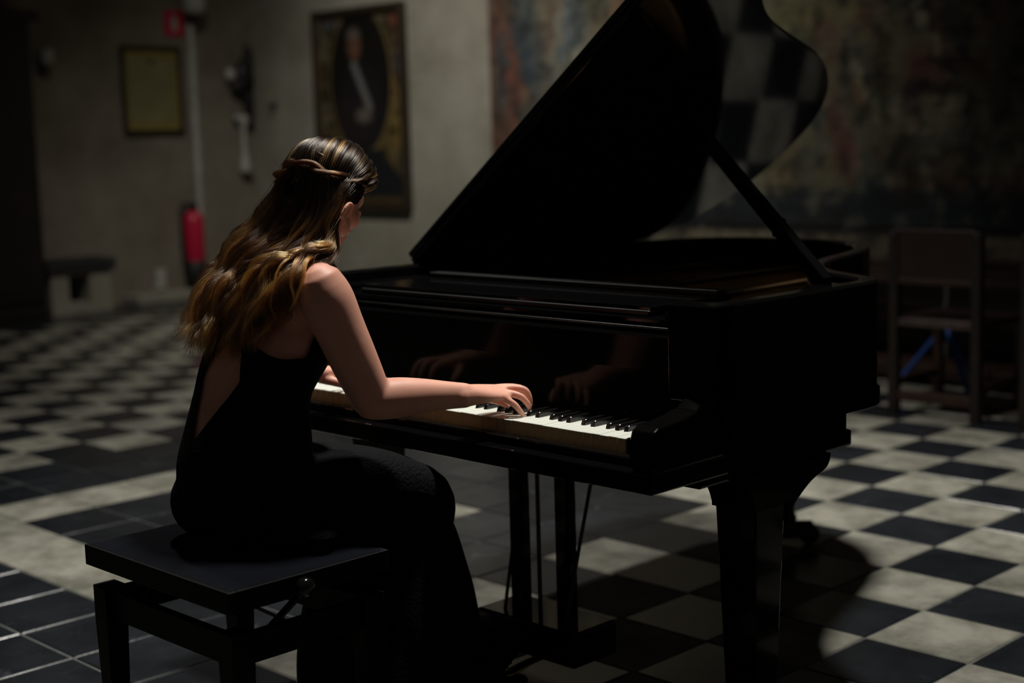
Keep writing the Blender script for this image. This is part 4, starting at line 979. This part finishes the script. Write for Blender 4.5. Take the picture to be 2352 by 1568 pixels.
for c in range(NC):
    u = (c+rh.uniform(-.4, .4))/NC*9.0; u = min(max(u, 0), 8.95)
    layer = rh.random(); depth_ = layer**1.3*.030-.007
    ph = 1.9*math.sin(u*1.3)+u*.9+rh.gauss(0, .8); wl = .125+.015*math.sin(u*2.1)+rh.uniform(-.008, .008); amp = rh.uniform(.009, .016)*(.45 if u < 1.5 else 1)
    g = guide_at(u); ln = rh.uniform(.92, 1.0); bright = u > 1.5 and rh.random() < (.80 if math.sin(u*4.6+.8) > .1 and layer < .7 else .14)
    L = sum((b-a).length for a, b in zip(g[:-1], g[1:]))
    cen = []
    for i, p in enumerate(g):
        t = i/(NP-1); T_ = (g[min(i+1, NP-1)]-g[max(i-1, 0)]).normalized()
        nrm = (p-AXIS(p.z)); nrm.z *= .3; nrm = (nrm-T_*nrm.dot(T_)).normalized(); lat = T_.cross(nrm)
        s = t*L; w_ = sstep(.12, .50, t)*amp
        cen.append((p+lat*(w_*math.sin(2*PI*s/wl+ph))+nrm*(w_*.55*math.cos(2*PI*s/wl+ph*1.1)-depth_), lat, nrm))
    rr_ = rh.choice((.004, .006, .009, .014))*rh.uniform(.8, 1.2)
    for k in range(46):
        a = rh.uniform(0, 2*PI); q = math.sqrt(rh.random())*rr_; la = ln*rh.uniform(.86, 1.0); fz = rh.gauss(0, 1); fz2 = rh.gauss(0, 1)
        st_ = []
        for i in range(NP):
            t = i/(NP-1)*la; x = t*(NP-1); j = min(int(x), NP-2); f = x-j
            pc = cen[j][0].lerp(cen[j+1][0], f)
            sp = (1.5-.85*t)*q; fr_ = .006*sstep(.3, 1, t)
            st_.append(pc+cen[j][1]*(sp*math.cos(a)+fr_*fz*math.sin(3*t+fz2))+cen[j][2]*(sp*.6*math.sin(a)+fr_*.7*fz2))
        (golden if bright else lower).append(st_)
for path, cnt, rr_ in (([(0.1445, -2.303, 1.105), (0.1856, -2.369, 1.11), (0.1994, -2.393, 1.096), (0.2075, -2.404, 1.072), (0.2068, -2.417, 1.044), (0.2043, -2.432, 1.016)], 70, .0042),
                     ([(0.1397, -2.307, 1.109), (0.1592, -2.373, 1.111), (0.1761, -2.402, 1.096), (0.1858, -2.42, 1.063), (0.1977, -2.422, 1.028), (0.1936, -2.438, 1.004)], 60, .0038),
                     ([(0.1329, -2.314, 1.112), (0.1452, -2.388, 1.111), (0.1496, -2.423, 1.091), (0.1531, -2.441, 1.054), (0.1564, -2.452, 1.015), (0.174, -2.447, 0.9886)], 45, .003)):
    g = resample(cr(path, 6), NP)                                               # thin locks over the shoulder
    for k in range(cnt):
        o1 = Vector((rh.gauss(0, 1), rh.gauss(0, 1), rh.gauss(0, 1)))*rr_*.6; la = rh.uniform(.8, 1)
        golden.append([g[min(int(i*la), NP-1)].lerp(g[min(int(i*la)+1, NP-1)], i*la % 1)+o1*(1.2-.7*i/NP) for i in range(NP)])
for k in range(420):                                                            # loose flyaway strands
    u = rh.uniform(1.2, 8.6); g = guide_at(u); s1, s2, p1 = rh.gauss(0, .010), rh.gauss(0, .008), rh.uniform(0, 6)
    (golden if rh.random() < .4 and u > 2.5 else lower).append([p+((p-AXIS(p.z)).normalized()*(abs(s1)*i/NP*(1+.4*math.sin(i*.5+p1))))+Vector((s2*i/NP, s1*.5*math.sin(i*.35+p1), .003*math.sin(i*.8))) for i, p in enumerate(g)][:rh.randint(14, NP)])
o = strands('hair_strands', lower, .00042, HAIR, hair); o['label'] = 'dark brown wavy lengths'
o = strands('golden_lit_strands', golden, .00042, HAIRLIT, hair); o['label'] = 'golden brown wavy locks over the dark ones, highlights put into their colour'
# smooth hair combed from the parting down to the twist
band = [(-0.0155, -2.263, 1.296), (0.0309, -2.274, 1.294), (0.0738, -2.273, 1.296), (0.1049, -2.263, 1.284), (0.1255, -2.244, 1.273), (0.1355, -2.217, 1.266), (0.1347, -2.183, 1.261), (0.1167, -2.136, 1.261)]
band_s = [MI @ Vector(p) for p in band]
band_r = resample(cr([tuple(p) for p in band_s], 5), 60)
top = resample(cr([(0, .092, .050), (0, .062, .085), (0, .015, .112), (0, -.040, .108), (0, -.085, .075), (0, -.106, .035)], 5), 60)
tops = []; gold = []; ligh = [i > 14 and rh.random() < (.10+.62*(i > 62)+.32*(28 < i < 48)) for i in range(80)]; grp = [(rh.uniform(-.0035, .0045)*(1 if i > 12 else .3), rh.gauss(0, .012)*(1 if i > 12 else .2)) for i in range(80)]
for k in range(6000):
    s = rh.choice((1, 1, 1, -1)); gi = rh.randrange(80); t = max(0, min(1, (gi+rh.gauss(.5, .33))/80)); jx = abs(rh.gauss(0, .005))
    if k % 6 == 0: t = rh.random()*.16; gi = min(79, int(t*80))
    a = top[min(59, int((1-t)*59.99))].copy(); a.x += jx; t2 = max(0, min(1, t*1.02-.05+grp[gi][1]*.6+rh.gauss(0, .004)))
    b = band_r[min(59, int(t2*59.99))]
    da, db = a.normalized(), b.normalized(); la, lb = a.length, b.length; lift = grp[gi][0]+rh.uniform(-.0012, .0012)
    q = da.rotation_difference(db); ang = q.angle; axq = q.axis; pth = []
    for i in range(15):
        f = i/14; v = Quaternion(axq, ang*f) @ da
        r_ = la*(1-f)+lb*f+(.006*math.sin(PI*f))+lift*math.sin(PI*f)
        v = v*max(r_, rcore(v)+.0025+max(lift, 0)); v.x *= s; pth.append(MH @ v)
    (gold if ligh[gi] and rh.random() < .8 else tops).append(pth)
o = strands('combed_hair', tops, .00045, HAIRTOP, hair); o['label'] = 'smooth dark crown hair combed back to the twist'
o = strands('streaks', gold, .00045, HAIRSHINE, hair); o['label'] = 'golden highlight streaks put into the colour of the crown hair'
# the twist: two ropes wound round each other on each side
for s in (1, -1):
    rope = []
    for w_ in range(2):
        for k in range(130):
            a0, q = rh.uniform(0, 2*PI), math.sqrt(rh.random())*.0056; pth = []
            for i in range(46):
                t = i/45; x = (1-t)*59; j = min(int(x), 58); p = band_r[j].lerp(band_r[j+1], x-j)
                T_ = (band_r[min(j+2, 59)]-band_r[max(j-1, 0)]).normalized(); n_ = p.normalized(); p = n_*max(p.length, rcore(n_)+.001); n_ = (n_-T_*n_.dot(T_)).normalized(); l_ = T_.cross(n_)
                ph = t*13+w_*PI; R_ = .0050*sstep(0, .15, t)+.002
                v = p+n_*(.0075+R_*math.cos(ph)+q*math.cos(a0+t*9))+l_*(R_*math.sin(ph)+q*math.sin(a0+t*9))
                if s > 0 or v.x > .004: pth.append(MH @ Vector((v.x*s, v.y, v.z)))
            rope.append(pth)
    o = strands('twist', rope, .00048, HAIR, hair); o['label'] = 'twisted strand of hair around the back of the head'
